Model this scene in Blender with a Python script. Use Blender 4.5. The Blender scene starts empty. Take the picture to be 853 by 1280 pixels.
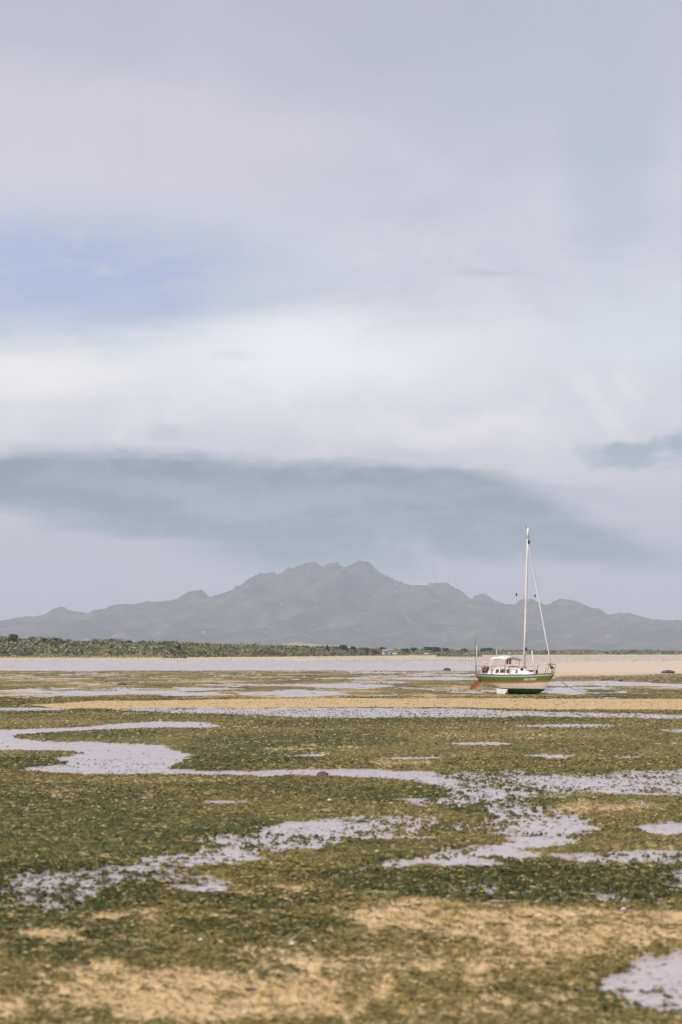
import bpy, math, random
import numpy as np
R = math.radians
rng = np.random.default_rng(7); random.seed(7)
S = bpy.context.scene
COL = S.collection

# ------------------------------------------------------------------ camera
F = 2133.0           # focal length in photograph pixels
HY = 815.0           # horizon row of the photograph
CX = 426.5
CH = 3.0             # camera height
cam = bpy.data.cameras.new('camera'); co = bpy.data.objects.new('camera', cam); COL.objects.link(co)
cam.sensor_fit = 'VERTICAL'; cam.sensor_height = 36; cam.sensor_width = 24
cam.lens = F / 1280 * 36
cam.shift_y = (HY - 640) / 1280
cam.clip_start = .5; cam.clip_end = 60000
co.location = (0, 0, CH); co.rotation_euler = (R(90), 0, 0)
cam.dof.use_dof = True; cam.dof.focus_distance = 120; cam.dof.aperture_fstop = 1.7
S.camera = co
S.view_settings.view_transform = 'Standard'; S.view_settings.look = 'None'
S.view_settings.exposure = 0.0; S.view_settings.gamma = 1
S.cycles.max_bounces = 6; S.cycles.diffuse_bounces = 3; S.cycles.volume_bounces = 1
S.cycles.use_denoising = True

# ------------------------------------------------------------------ sun and sky
SUN_EL, SUN_AZ = 42.0, -125.0      # azimuth from +Y towards +X: behind the camera, to the left
sl = bpy.data.lights.new('sun', 'SUN'); so = bpy.data.objects.new('sun', sl); COL.objects.link(so)
sl.energy = 3.5; sl.angle = R(10); sl.color = (1, .93, .84)
so.rotation_euler = (R(90 - SUN_EL), 0, R(180 - SUN_AZ)) 
so.location = (0, 0, 50)

class NT:
    def __init__(s, tree): s.t = tree
    def n(s, typ, **kw):
        n = s.t.nodes.new(typ)
        for k, v in kw.items(): setattr(n, k, v)
        return n
    def inp(s, sock, v):
        if hasattr(v, 'is_output'): s.t.links.new(v, sock)
        else:
            if isinstance(v, tuple) and len(v) == 3 and sock.type == 'RGBA': v = v + (1,)
            sock.default_value = v
    def m(s, op, a, b=0.0, c=0.0, clamp=False):
        n = s.n('ShaderNodeMath', operation=op, use_clamp=clamp)
        s.inp(n.inputs[0], a); s.inp(n.inputs[1], b); s.inp(n.inputs[2], c)
        return n.outputs[0]
    def xyz(s, x, y, z=0.0):
        n = s.n('ShaderNodeCombineXYZ'); s.inp(n.inputs[0], x); s.inp(n.inputs[1], y); s.inp(n.inputs[2], z); return n.outputs[0]
    def noise(s, vec, scale, detail=4, rough=.55, dist=0.0):
        n = s.n('ShaderNodeTexNoise'); s.inp(n.inputs['Vector'], vec)
        n.inputs['Scale'].default_value = scale; n.inputs['Detail'].default_value = detail
        n.inputs['Roughness'].default_value = rough; n.inputs['Distortion'].default_value = dist
        return n.outputs[0]
    def mix(s, f, a, b):
        n = s.n('ShaderNodeMix', data_type='RGBA'); n.clamp_factor = True
        s.inp(n.inputs[0], f); s.inp(n.inputs[6], a); s.inp(n.inputs[7], b); return n.outputs[2]
    def ss(s, x, lo, hi):
        n = s.n('ShaderNodeMapRange', interpolation_type='SMOOTHSTEP')
        s.inp(n.inputs[0], x); n.inputs[1].default_value = lo; n.inputs[2].default_value = hi
        return n.outputs[0]
    def ramp(s, x, pts):
        n = s.n('ShaderNodeValToRGB'); s.inp(n.inputs[0], x); e = n.color_ramp.elements
        e[0].position, e[0].color = pts[0][0], pts[0][1] + (1,)
        e[1].position, e[1].color = pts[-1][0], pts[-1][1] + (1,)
        for p, c in pts[1:-1]: q = e.new(p); q.color = c + (1,)
        return n.outputs[0]

def lin(r, g, b):
    f = lambda c: (c / 255 / 12.92) if c <= 10 else ((c / 255 + .055) / 1.055) ** 2.4
    return (f(r), f(g), f(b))

def build_world():
    w = bpy.data.worlds.new('World'); S.world = w; w.use_nodes = True
    t = w.node_tree; t.nodes.clear(); k = NT(t)
    sky = k.n('ShaderNodeTexSky', sky_type='NISHITA'); sky.sun_disc = False
    sky.sun_elevation = R(SUN_EL); sky.sun_rotation = R(SUN_AZ)
    sky.air_density = 1; sky.dust_density = 1.5
    tc = k.n('ShaderNodeTexCoord'); D = tc.outputs['Generated']
    sp = k.n('ShaderNodeSeparateXYZ'); k.inp(sp.inputs[0], D)
    az = k.m('ARCTAN2', sp.outputs[0], sp.outputs[1])
    el = k.m('ARCSINE', sp.outputs[2])
    # cloud coordinates: azimuth and elevation, in units of 100 photograph pixels
    u = k.m('MULTIPLY', az, F / 100); v = k.m('MULTIPLY', el, F / 100)
    sc = k.xyz(k.m('MULTIPLY', u, .45), v)
    n5 = k.noise(D, 11.0, 7, .62, .5); n1 = k.noise(D, 5.0, 5, .55); n2 = k.noise(D, 17.0, 5, .6)
    st = k.n('ShaderNodeMapping'); k.inp(st.inputs[0], D); st.inputs['Scale'].default_value = (1, 1, 3.2)
    n3 = k.noise(st.outputs[0], 7.0, 6, .55, .3); n4 = k.noise(st.outputs[0], 26.0, 5, .6, .4)
    wu = k.m('ADD', k.m('MULTIPLY', k.m('SUBTRACT', n1, .5), 1.6), k.m('MULTIPLY', k.m('SUBTRACT', n2, .5), .7))
    wv = k.m('ADD', k.m('MULTIPLY', k.m('SUBTRACT', n3, .5), 1.0), k.m('MULTIPLY', k.m('SUBTRACT', n4, .5), .30))
    U = k.m('ADD', u, wu); V = k.m('ADD', v, wv)
    def blob(px, py, rx, ry, rot=0.0, lo=1.0, hi=.45):
        c, s_ = math.cos(R(rot)), math.sin(R(rot))
        dx = k.m('SUBTRACT', U, (px - CX) / 100); dy = k.m('SUBTRACT', V, (HY - py) / 100)
        a = k.m('DIVIDE', k.m('ADD', k.m('MULTIPLY', dx, c), k.m('MULTIPLY', dy, s_)), rx / 100)
        b = k.m('DIVIDE', k.m('SUBTRACT', k.m('MULTIPLY', dy, c), k.m('MULTIPLY', dx, s_)), ry / 100)
        r = k.m('SQRT', k.m('ADD', k.m('MULTIPLY', a, a), k.m('MULTIPLY', b, b)))
        n = k.n('ShaderNodeMapRange', interpolation_type='SMOOTHSTEP')
        k.inp(n.inputs[0], r); n.inputs[1].default_value = hi; n.inputs[2].default_value = lo
        n.inputs[3].default_value = 1; n.inputs[4].default_value = 0
        return n.outputs[0]
    vv = k.m('DIVIDE', k.m('ADD', v, k.m('MULTIPLY', wv, .6)), 12.0, clamp=True)
    P = lambda y: (HY - y) / 1200
    base = k.ramp(vv, [(0, lin(183, 186, 200)), (P(760), lin(185, 188, 201)), (P(690), lin(192, 192, 204)), (P(610), lin(203, 204, 214)),
        (P(530), lin(222, 222, 229)), (P(440), lin(222, 226, 233)), (P(350), lin(214, 216, 227)), (P(250), lin(209, 209, 221)),
        (P(130), lin(198, 198, 212)), (P(0), lin(184, 186, 205)), (1, lin(176, 180, 200))])
    c = base
    def lay(mask, col, amt=1.0):
        nonlocal c
        c = k.mix(k.m('MULTIPLY', mask, amt), c, col)
    # broad soft variation over the whole sky
    lay(k.ss(n3, .40, .70), lin(178, 184, 202), .30)
    lay(k.ss(n1, .52, .75), lin(226, 222, 230), .35)
    lay(blob(120, 190, 330, 75, -4, 1.2, .2), lin(212, 207, 217), .7)
    lay(blob(560, 60, 330, 90, -6, 1.2, .2), lin(182, 185, 205), .55)
    lay(blob(760, 170, 75, 230, -4, 1.2, .1), lin(178, 190, 208), .65)
    lay(blob(640, 150, 200, 80, 0, 1.2, .1), lin(192, 196, 212), .5)
    # fine cloud structure: brighter tops and greyer folds
    lay(k.m('MULTIPLY', k.ss(n5, .50, .68), blob(430, 500, 620, 130, 0, 1.3, .3)), lin(242, 241, 243), .55)
    lay(k.m('SUBTRACT', 1.0, k.ss(n5, .34, .48)), lin(188, 192, 208), .30)
    # gap of blue sky
    gap = k.m('MULTIPLY', blob(95, 352, 330, 92, 2, 1.15, .15), k.m('SUBTRACT', 1.0, k.m('MULTIPLY', k.ss(n4, .45, .75), .45)))
    blue = k.n('ShaderNodeVectorMath', operation='SCALE'); k.inp(blue.inputs[0], sky.outputs[0]); blue.inputs['Scale'].default_value = .12
    bl = k.mix(.75, blue.outputs[0], lin(164, 187, 230))
    lay(gap, bl, .8)
    lay(blob(400, 450, 330, 85, 0, 1.1, .1), lin(246, 248, 250), .9)
    lay(blob(40, 490, 190, 45, 4, 1.1, .2), lin(247, 246, 246), .9)
    lay(blob(560, 540, 210, 26, -3, 1.2, .0), lin(243, 241, 241), .6)
    lay(blob(840, 420, 150, 70, 0, 1.2, .1), lin(220, 226, 234), .6)
    # long teal-grey stratus and its tail, small dark cloud on the right
    band = k.m('MAXIMUM', k.m('MAXIMUM', blob(260, 625, 330, 62, -3, 1.12, .6), blob(470, 636, 330, 60, -7, 1.12, .6)), k.m('MAXIMUM', blob(665, 660, 215, 40, -11, 1.12, .4), blob(30, 618, 150, 38, 0, 1.1, .5)))
    band = k.m('MAXIMUM', band, blob(400, 692, 210, 40, 0, 1.2, .1))
    lay(band, lin(112, 140, 157), .95)
    lay(k.m('MULTIPLY', blob(330, 622, 260, 16, -2, 1.4, .2), band), lin(172, 181, 192), .6)
    lay(k.m('MULTIPLY', band, k.ss(n4, .44, .62)), lin(152, 170, 184), .45)
    lay(k.m('MULTIPLY', blob(420, 672, 330, 22, -3, 1.3, .2), band), lin(120, 148, 166), .5)
    dk = k.m('MAXIMUM', blob(785, 574, 70, 26, 6, 1.25, .1), blob(838, 556, 56, 38, 20, 1.25, .1))
    dk = k.ss(k.m('ADD', dk, k.m('MULTIPLY', k.m('SUBTRACT', k.noise(D, 34.0, 6, .6), .5), 2.2)), .15, 1.0)
    dk = k.m('MULTIPLY', dk, blob(808, 566, 120, 60, 8, 1.1, .2))
    lay(dk, lin(150, 172, 187), .9)
    lay(blob(745, 622, 60, 7, 0, 1.5, .2), lin(180, 188, 202), .6)
    lay(blob(215, 545, 30, 8, 0, 1.5, .2), lin(196, 202, 214), .7)
    lay(blob(300, 447, 30, 10, 0, 1.6, .0), lin(200, 206, 218), .3)
    lay(blob(617, 350, 45, 6, -10, 1.5, .1), lin(188, 196, 212), .7)
    # lower clouds, mauve and lit, under the stratus
    lay(k.m('MULTIPLY', k.ss(n2, .5, .68), blob(600, 715, 150, 36, -15, 1.2, .2)), lin(222, 218, 224), .7)
    lay(k.m('MULTIPLY', k.ss(n4, .45, .65), blob(180, 690, 260, 40, -8, 1.2, .2)), lin(204, 202, 212), .5)
    # a plain continuation for the hemisphere behind the camera and overhead
    bg = k.n('ShaderNodeBackground'); k.inp(bg.inputs[0], c); bg.inputs[1].default_value = 1.0
    out = k.n('ShaderNodeOutputWorld'); t.links.new(bg.outputs[0], out.inputs[0])
build_world()

# ------------------------------------------------------------------ helpers
def tag(o, label=None, cat=None, group=None, kind=None):
    if label: o['label'] = label
    if cat: o['category'] = cat
    if group: o['group'] = group
    if kind: o['kind'] = kind
    return o
def link(name, me, mats=(), parent=None):
    o = bpy.data.objects.new(name, me); COL.objects.link(o)
    for m_ in (mats if isinstance(mats, (list, tuple)) else [mats]):
        if me.materials is not None: me.materials.append(m_)
    if parent: o.parent = parent
    return o
def empty(name, loc, rot=(0, 0, 0), **kw):
    o = bpy.data.objects.new(name, None); COL.objects.link(o); o.location = loc; o.rotation_euler = rot
    o.empty_display_size = .2
    return tag(o, **kw)
def np_mesh(name, V, Fc, smooth=False):
    """V (n,3) ; Fc (m,3|4) or list of such arrays with one corner count"""
    me = bpy.data.meshes.new(name)
    me.vertices.add(len(V)); me.vertices.foreach_set('co', np.asarray(V, np.float32).ravel())
    k = Fc.shape[1]
    me.loops.add(Fc.size); me.loops.foreach_set('vertex_index', Fc.astype(np.int32).ravel())
    me.polygons.add(len(Fc))
    me.polygons.foreach_set('loop_start', np.arange(0, Fc.size, k, dtype=np.int32))
    me.polygons.foreach_set('loop_total', np.full(len(Fc), k, np.int32))
    me.update(calc_edges=True)
    if smooth: me.polygons.foreach_set('use_smooth', np.ones(len(Fc), bool))
    return me
def col_attr(me, name, C):
    a = me.color_attributes.new(name, 'FLOAT_COLOR', 'POINT')
    if C.shape[1] == 3: C = np.hstack([C, np.ones((len(C), 1))])
    a.data.foreach_set('color', C.astype(np.float32).ravel())
def grid_faces(nr, nc):
    i = np.arange(nr - 1)[:, None] * nc + np.arange(nc - 1)[None]
    return np.stack([i, i + 1, i + nc + 1, i + nc], -1).reshape(-1, 4)

def _h(ix, iy, seed):
    n = (ix.astype(np.int64) * 374761393 + iy.astype(np.int64) * 668265263 + seed * 974711) & 0xffffffff
    n = ((n ^ (n >> 13)) * 1274126177) & 0xffffffff
    n = n ^ (n >> 16)
    return n.astype(np.float64) / 4294967295.0
def perlin(x, y, seed=0):
    x0 = np.floor(x); y0 = np.floor(y); fx = x - x0; fy = y - y0
    u = fx * fx * fx * (fx * (fx * 6 - 15) + 10); v = fy * fy * fy * (fy * (fy * 6 - 15) + 10)
    def g(dx, dy):
        a = _h(x0 + dx, y0 + dy, seed) * 2 * np.pi
        return np.cos(a) * (fx - dx) + np.sin(a) * (fy - dy)
    return ((g(0, 0) * (1 - u) + g(1, 0) * u) * (1 - v) + (g(0, 1) * (1 - u) + g(1, 1) * u) * v) * 1.6
def fbm(x, y, wl, octv, seed=0, gain=.55, lac=2.03):
    s = 0; a = 1; t = 0
    for i in range(octv):
        f = lac ** i / wl
        s = s + a * perlin(x * f + 17.3 * i, y * f - 9.1 * i, seed + i); t += a; a *= gain
    return s / t
def sstep(x, a, b):
    t = np.clip((x - a) / (b - a), 0, 1); return t * t * (3 - 2 * t)

_mats = {}
def mat(name, col, rough=.6, metal=0.0, var=.12, scale=6.0, bump=0.0, spec=.5):
    if name in _mats: return _mats[name]
    m_ = bpy.data.materials.new(name); m_.use_nodes = True; t = m_.node_tree; k = NT(t)
    b = t.nodes['Principled BSDF']
    tc = k.n('ShaderNodeTexCoord'); n = k.noise(tc.outputs['Object'], scale, 5, .6)
    dark = tuple(c * (1 - var * 1.6) for c in col); lite = tuple(min(1, c * (1 + var)) for c in col)
    k.inp(b.inputs['Base Color'], k.mix(k.ss(n, .3, .7), dark, lite))
    b.inputs['Roughness'].default_value = rough; b.inputs['Metallic'].default_value = metal
    b.inputs['Specular IOR Level'].default_value = spec
    if bump:
        bm = k.n('ShaderNodeBump'); bm.inputs['Strength'].default_value = bump; bm.inputs['Distance'].default_value = .02
        k.inp(bm.inputs['Height'], n); t.links.new(bm.outputs[0], b.inputs['Normal'])
    _mats[name] = m_; return m_

class MB:
    """collects simple shapes for one mesh"""
    def __init__(s): s.V = []; s.F = []; s.sm = []
    def add(s, vs, fs, smooth=False):
        o = len(s.V); s.V += [tuple(v) for v in vs]; s.F += [tuple(i + o for i in f) for f in fs]; s.sm += [smooth] * len(fs)
        return s
    def box(s, c, d, taper=1.0, rz=0.0):
        cx, cy, cz = c; dx, dy, dz = (q / 2 for q in d); vs = []
        for sz in (-1, 1):
            f = taper if sz > 0 else 1
            for sx, sy in ((-1, -1), (1, -1), (1, 1), (-1, 1)):
                x, y = sx * dx * f, sy * dy * f
                vs.append((cx + x * math.cos(rz) - y * math.sin(rz), cy + x * math.sin(rz) + y * math.cos(rz), cz + sz * dz))
        return s.add(vs, [(3, 2, 1, 0), (4, 5, 6, 7), (0, 1, 5, 4), (1, 2, 6, 5), (2, 3, 7, 6), (3, 0, 4, 7)])
    def tube(s, pts, r, n=8, caps=True):
        P = [np.array(p, float) for p in pts]; rs = r if isinstance(r, (list, tuple)) else [r] * len(P)
        vs = []; up = None
        for i, p in enumerate(P):
            d = P[min(i + 1, len(P) - 1)] - P[max(i - 1, 0)]; d /= (np.linalg.norm(d) + 1e-9)
            a = np.array((0, 0, 1.)) if abs(d[2]) < .9 else np.array((1., 0, 0))
            u = np.cross(d, a); u /= np.linalg.norm(u); w = np.cross(d, u)
            for j in range(n):
                t = 2 * math.pi * j / n; vs.append(p + rs[i] * (math.cos(t) * u + math.sin(t) * w))
        fs = []
        for i in range(len(P) - 1):
            for j in range(n):
                a, b = i * n + j, i * n + (j + 1) % n; fs.append((a, a + n, b + n, b))
        s.add(vs, fs, True)
        if caps:
            o = len(s.V) - len(vs)
            s.F += [tuple(o + j for j in range(n)), tuple(o + (len(P) - 1) * n + j for j in reversed(range(n)))]; s.sm += [False, False]
        return s
    def blob(s, c, r, n=8, m_=6, noise=.0, seed=0):
        rr = random.Random(seed); vs = []; fs = []
        for i in range(m_ + 1):
            ph = math.pi * i / m_
            for j in range(n):
                t = 2 * math.pi * j / n; q = 1 + rr.uniform(-noise, noise)
                vs.append((c[0] + r[0] * q * math.sin(ph) * math.cos(t), c[1] + r[1] * q * math.sin(ph) * math.sin(t), c[2] + r[2] * q * math.cos(ph)))
        for i in range(m_):
            for j in range(n):
                a, b = i * n + j, i * n + (j + 1) % n; fs.append((a, a + n, b + n, b))
        return s.add(vs, fs, True)
    def build(s, name, mats, parent=None, bevel=0):
        me = bpy.data.meshes.new(name); me.from_pydata(s.V, [], s.F); me.update()
        me.polygons.foreach_set('use_smooth', s.sm)
        o = link(name, me, mats, parent)
        if bevel:
            b = o.modifiers.new('bevel', 'BEVEL'); b.width = bevel; b.segments = 2
        return o

def gx(px, d): return (px - CX) / F * d
def gd(py): return CH * F / (py - HY)

# ------------------------------------------------------------------ tidal flat: where water, sand and seagrass lie
X0, X1, SY = -60, 913, 2
NXR = X1 - X0; NYR = int((1300 - 815) * SY)
PXg, PYg = np.meshgrid(np.arange(NXR) + X0 + .5, 815 + (np.arange(NYR) + .5) / SY)
def poly(a, pts, val):
    n = len(pts); ins = np.zeros(a.shape, bool)
    for i in range(n):
        x1, y1 = pts[i]; x2, y2 = pts[(i + 1) % n]
        if y1 == y2: continue
        c = ((y1 > PYg) != (y2 > PYg)) & (PXg < (x2 - x1) * (PYg - y1) / (y2 - y1) + x1)
        ins ^= c
    a[ins] = np.maximum(a[ins], val) if val >= 0 else 0
def ell(a, cx, cy, rx, ry, val, soft=1.0):
    r = ((PXg - cx) / rx) ** 2 + ((PYg - cy) / ry) ** 2
    a[:] = np.maximum(a, val * np.clip((1.35 - r) / .7, 0, 1))
Wm = np.zeros((NYR, NXR)); Sm = np.zeros_like(Wm); Gm = np.full_like(Wm, .50); 
L, Q = -60, 913
# distance: bare beach, wet flats
Sm[PYg < 838] = .85; Sm[(PYg >= 838) & (PYg < 873)] = .30; Sm[PYg > 1130] = .34; Sm[(PYg > 895) & (PYg <= 1130)] = .10
Wm[(PYg > 827) & (PYg < 837.5)] = .5; Wm[PYg < 826.5] = 0
poly(Wm, [(L, 827), (L, 826), (200, 827), (427, 825), (600, 824), (600, 838), (L, 838)], .57)
poly(Wm, [(560, 820.6), (Q, 820.2), (Q, 822.4), (560, 822.6)], 1)
poly(Wm, [(600, 823.6), (Q, 823.6), (Q, 825), (600, 826.5)], .55)
poly(Sm, [(L, 838), (30, 838), (30, 839)], .2)
k_ = (PYg >= 826) & (PYg < 838) & (PXg > 640); Wm[k_] = np.minimum(Wm[k_], .45)
# sand bank at the right
bank = np.zeros_like(Wm)
poly(bank, [(600, 838), (650, 832), (692, 829.5), (740, 828.5), (853, 827), (Q, 826.5), (Q, 845), (853, 845.5), (800, 847), (740, 848.5), (692, 848.5), (650, 846)], 1)
Sm[bank > 0] = 1; Wm[bank > 0] = 0
weedy = np.zeros_like(Wm)
poly(weedy, [(692, 848), (740, 848), (800, 846.5), (853, 844.5), (Q, 844), (Q, 856), (853, 854.5), (800, 852), (740, 850.5), (692, 851)], 1)
# wet streaks between the beach and the near flat
for e in [(120, 864, 125, 5.0, .66), (60, 870, 70, 3, .8), (230, 868, 60, 2, .8), (360, 867, 70, 5, .74), (430, 858, 50, 5, .8), (330, 856, 90, 1.8, .7),
          (540, 848, 70, 2, .8), (555, 844, 60, 1.8, .7), (60, 848, 60, 1.1, .6), (610, 864.5, 38, 2.6, 1), (560, 862, 40, 1.6, .7), (705, 864, 34, 3.2, .8),
          (765, 872, 16, 1.1, .95), (500, 840.5, 90, 1.2, .7), (640, 841, 40, 1, .5), (300, 845, 80, .9, .5), (450, 869, 60, 1.5, .6), (735, 845, 1, 1, 0),
          (440, 848, 40, 1.1, .7), (250, 861, 90, 1, .6), (720, 860.5, 60, 1, .7), (480, 853, 30, 2, .7)]:
    ell(Wm, *e)
poly(Wm, [(680, 853), (692, 851.5), (760, 851), (830, 854), (Q, 857), (Q, 861), (853, 859), (800, 857), (740, 857), (700, 858), (676, 857)], 1)
# pale sand strip
strip = [(30, 881), (140, 876.5), (300, 874), (427, 873.5), (Q, 874), (Q, 888), (700, 887), (560, 884.5), (427, 884), (300, 885), (132, 886.5), (70, 885)]
poly(Sm, strip, 1); 
poly(Sm, [(60, 892), (300, 890), (300, 893), (60, 895)], .4)
# long shallow pool below the strip
poly(Wm, [(132, 886.5), (300, 885.5), (427, 884.5), (560, 885.5), (700, 890), (Q, 894), (Q, 900), (700, 896.5), (560, 897), (427, 898), (300, 894), (200, 891), (132, 888.5)], .84)
ell(Wm, 30, 886.5, 52, 2.2, .95)
ell(Wm, 5, 896, 14, 1.6, .7)
# winding channel
poly(Wm, [(L, 914), (0, 913), (80, 910), (150, 904), (200, 901), (272, 903), (262, 909), (190, 911), (90, 914), (30, 918), (22, 921), (60, 926.5), (130, 929), (212, 930.5),
          (222, 936), (240, 945), (214, 957), (230, 961.5), (340, 962), (460, 962.5), (545, 966), (580, 976), (565, 985), (500, 976), (420, 971), (300, 969), (200, 967), (110, 970), (45, 965),
          (38, 960), (105, 955), (75, 948), (100, 942), (60, 939), (0, 939), (L, 938)], 1)
ell(Wm, 240, 909.5, 40, 1.8, .8); ell(Wm, 330, 909, 50, 1.3, .5)
for e in [(712, 907, 66, 2.2, .9), (595, 930, 50, 2.6, .95), (510, 948.5, 44, 2.8, .9), (397, 945, 26, 2.6, .95), (688, 945, 42, 3.4, .85), (720, 951, 50, 2.2, .6), (660, 910, 200, 1.4, .45),
          (845, 914, 30, 3, .8), (840, 930, 24, 2, .7), (800, 948, 60, 2.5, .6), (600, 954, 60, 2, .5)]:
    ell(Wm, *e)
poly(Wm, [(545, 967), (640, 963), (700, 970), (760, 968), (853, 962), (Q, 960), (Q, 994), (760, 993), (700, 990), (655, 1003), (720, 1018), (748, 1036), (700, 1052), (660, 1061), (610, 1076), (560, 1085),
          (500, 1089), (430, 1091), (424, 1085), (500, 1074), (570, 1061), (640, 1049), (600, 1042), (540, 1040), (555, 1029), (612, 1022), (580, 1012), (520, 1009), (495, 1003), (560, 996), (550, 984)], .64)
for e in [(610, 990, 60, 10, .8), (840, 1038, 62, 9, .85), (800, 1072, 105, 10, .72), (858, 1100, 42, 18, .74), (468, 1027, 55, 9, .76), (405, 1036, 80, 13, .8), (335, 1055, 95, 11, .76), (250, 1077, 90, 10, .74),
          (120, 1098, 135, 13, .7), (255, 1112, 52, 5, .92), (335, 1111, 34, 2.5, .7), (60, 1132, 46, 6, .62), (490, 1048, 50, 5, .86), (275, 1005, 40, 4, .76), (160, 1000, 30, 2.5, .6), (75, 997, 24, 3, .66),
          (150, 1088, 60, 5, .84), (40, 1110, 50, 14, .64), (700, 1034, 50, 12, .8), (670, 1052, 60, 9, .8), (560, 1080, 110, 5, .85), (640, 1068, 60, 6, .85), (420, 1012, 60, 3, .6), (210, 998, 60, 2, .5),
          (150, 966, 30, 2, .5), (740, 978, 110, 6, .84), (815, 1005, 60, 3, .6), (700, 1128, 140, 5, .55), (620, 1108, 60, 6, .52), (790, 1122, 70, 8, .56), (840, 1180, 40, 3, .85), (131, 1151, 15, 2.2, .9),
          (545, 1000, 70, 4, .74), (780, 1052, 70, 4, .5), (250, 1182, 10, 2, .8), (365, 1187, 6, 2, .8), (300, 1182, 14, 2, .6)]:
    ell(Wm, *e)
poly(Wm, [(Q, 1186), (853, 1188), (812, 1189), (785, 1200), (762, 1216), (738, 1232), (704, 1243), (745, 1250), (790, 1262), (853, 1276), (Q, 1286)], .82)
poly(Wm, [(Q, 1190), (812, 1193), (775, 1215), (760, 1228), (800, 1233), (Q, 1238)], 1)
# foreground sand showing through the grass
for e in [(250, 1250, 190, 36, 1), (150, 1225, 60, 14, .8), (20, 1266, 70, 16, .85), (72, 1176, 44, 8, .95), (168, 1146, 56, 7, .95), (560, 1152, 130, 24, .85), (690, 1172, 140, 32, .88), (800, 1160, 70, 16, .7),
          (470, 1200, 160, 18, .62), (430, 1240, 80, 34, .72), (400, 1118, 130, 9, .55), (60, 1222, 90, 16, .55), (620, 1212, 110, 20, .68), (492, 955.5, 44, 4.4, .75), (230, 976, 120, 3, .45), (470, 980, 1, 1, 0),
          (640, 920, 160, 5, .35), (250, 1060, 1, 1, 0), (700, 997, 60, 5, .6), (760, 1012, 90, 8, .6), (760, 1083, 100, 4, .4), (330, 935, 1, 1, 0), (400, 938, 70, 5, .4), (40, 987, 60, 3, .45), (100, 977, 90, 2, .4),
          (600, 1262, 160, 16, .6), (330, 1270, 160, 16, .9), (780, 1100, 1, 1, 0), (500, 1005, 1, 1, 0), (60, 990, 80, 6, .4), (120, 866, 120, 5, .35), (200, 906, 100, 2, .4), (60, 902, 90, 4, .35)]:
    ell(Sm, *e)
# darker green beds
for e in [(330, 937, 110, 20, 1), (110, 919, 120, 5, .9), (40, 955, 80, 9, 1), (130, 1030, 180, 26, .78), (60, 1150, 150, 54, 1), (250, 1040, 200, 22, .8), (330, 985, 140, 10, .75), (60, 1000, 160, 20, .9), (700, 1108, 210, 26, 1), (340, 1162, 120, 16, .95), (440, 925, 60, 10, .9), (480, 995, 80, 9, .9),
          (330, 1128, 110, 12, .95), (560, 901, 220, 4, .9), (730, 866, 150, 8, .9), (130, 1196, 120, 12, .9), (460, 1098, 80, 10, .95), (250, 955, 70, 8, 1), (560, 1060, 80, 6, .6), (640, 1255, 60, 16, .7), (380, 1215, 60, 12, .7),
          (100, 1262, 70, 12, .8), (250, 1275, 50, 8, .8), (780, 912, 90, 4, .6), (620, 1005, 90, 20, .9), (480, 1030, 60, 6, .6), (820, 1250, 60, 20, .9), (80, 1100, 120, 20, 1), (90, 1050, 230, 34, .85), (40, 990, 120, 10, .8), (520, 1112, 120, 16, 1), (640, 1000, 60, 8, 1), (300, 1000, 120, 10, .6), (720, 935, 130, 10, .65), (100, 892, 150, 3, .6), (400, 905, 120, 5, .8), (200, 1245, 10, 3, 1), (240, 892, 60, 1, .7), (450, 1180, 60, 12, .5)]:
    ell(Gm, *e)
def blur(a, rx, ry):
    for ax, r in ((1, rx), (0, ry)):
        if r < 1: continue
        p = [(0, 0), (0, 0)]; p[ax] = (r + 1, r)
        c = np.cumsum(np.pad(a, p, mode='edge'), axis=ax)
        n = 2 * r + 1
        a = (c[:, n:] - c[:, :-n]) / n if ax == 1 else (c[n:, :] - c[:-n, :]) / n
    return a
wt = np.clip((PYg - 850) / 300, 0, 1)
def soften(a, k=1.0):
    return blur(a, 2, 1) * (1 - wt) + blur(blur(a, int(7 * k), int(3 * k)), int(5 * k), int(2 * k)) * wt
Fk = np.zeros_like(Wm)
for e in [(630, 990, 110, 24, 1), (700, 1038, 70, 10, .5), (80, 1108, 140, 34, 1), (350, 1050, 150, 18, .85), (810, 1255, 110, 18, 1), (800, 975, 110, 12, .6), (560, 1077, 140, 10, .5), (690, 1115, 200, 20, .9), (800, 1080, 80, 14, .7),
          (520, 1035, 110, 12, .5), (130, 958, 80, 8, .4), (350, 890, 400, 5, .4), (250, 1110, 70, 8, .5), (60, 1140, 80, 20, .8)]: ell(Fk, *e)
Fk = blur(blur(Fk, 8, 3), 8, 3)
poly(Wm, [(L, 1116), (0, 1107), (60, 1094), (150, 1084), (230, 1068), (290, 1056), (330, 1036), (400, 1022), (480, 1015), (570, 1016), (530, 1040), (440, 1048), (390, 1062), (300, 1075), (236, 1090), (290, 1100), (345, 1111), (255, 1117), (190, 1106), (100, 1118), (0, 1132), (L, 1140)], .66)
poly(Wm, [(640, 975), (720, 968), (Q, 958), (Q, 996), (700, 996)], .78)
for e in [(690, 1112, 190, 14, .42), (50, 1128, 90, 22, .48), (640, 985, 90, 14, .6), (330, 1120, 60, 5, .3)]: ell(Wm, *e)
Wm = soften(Wm, 1.25)
halo = blur(blur(Wm, 26, 7), 20, 5)
Wm = np.where(PYg < 900, Wm * .85 + .12, np.clip(Wm * 1.0 + .40 * halo * wt, 0, 1.02) - (1 - np.clip(Wm, 0, 1)) * (.10 + .20 * np.clip((PYg - 950) / 200, 0, 1)))
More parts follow.
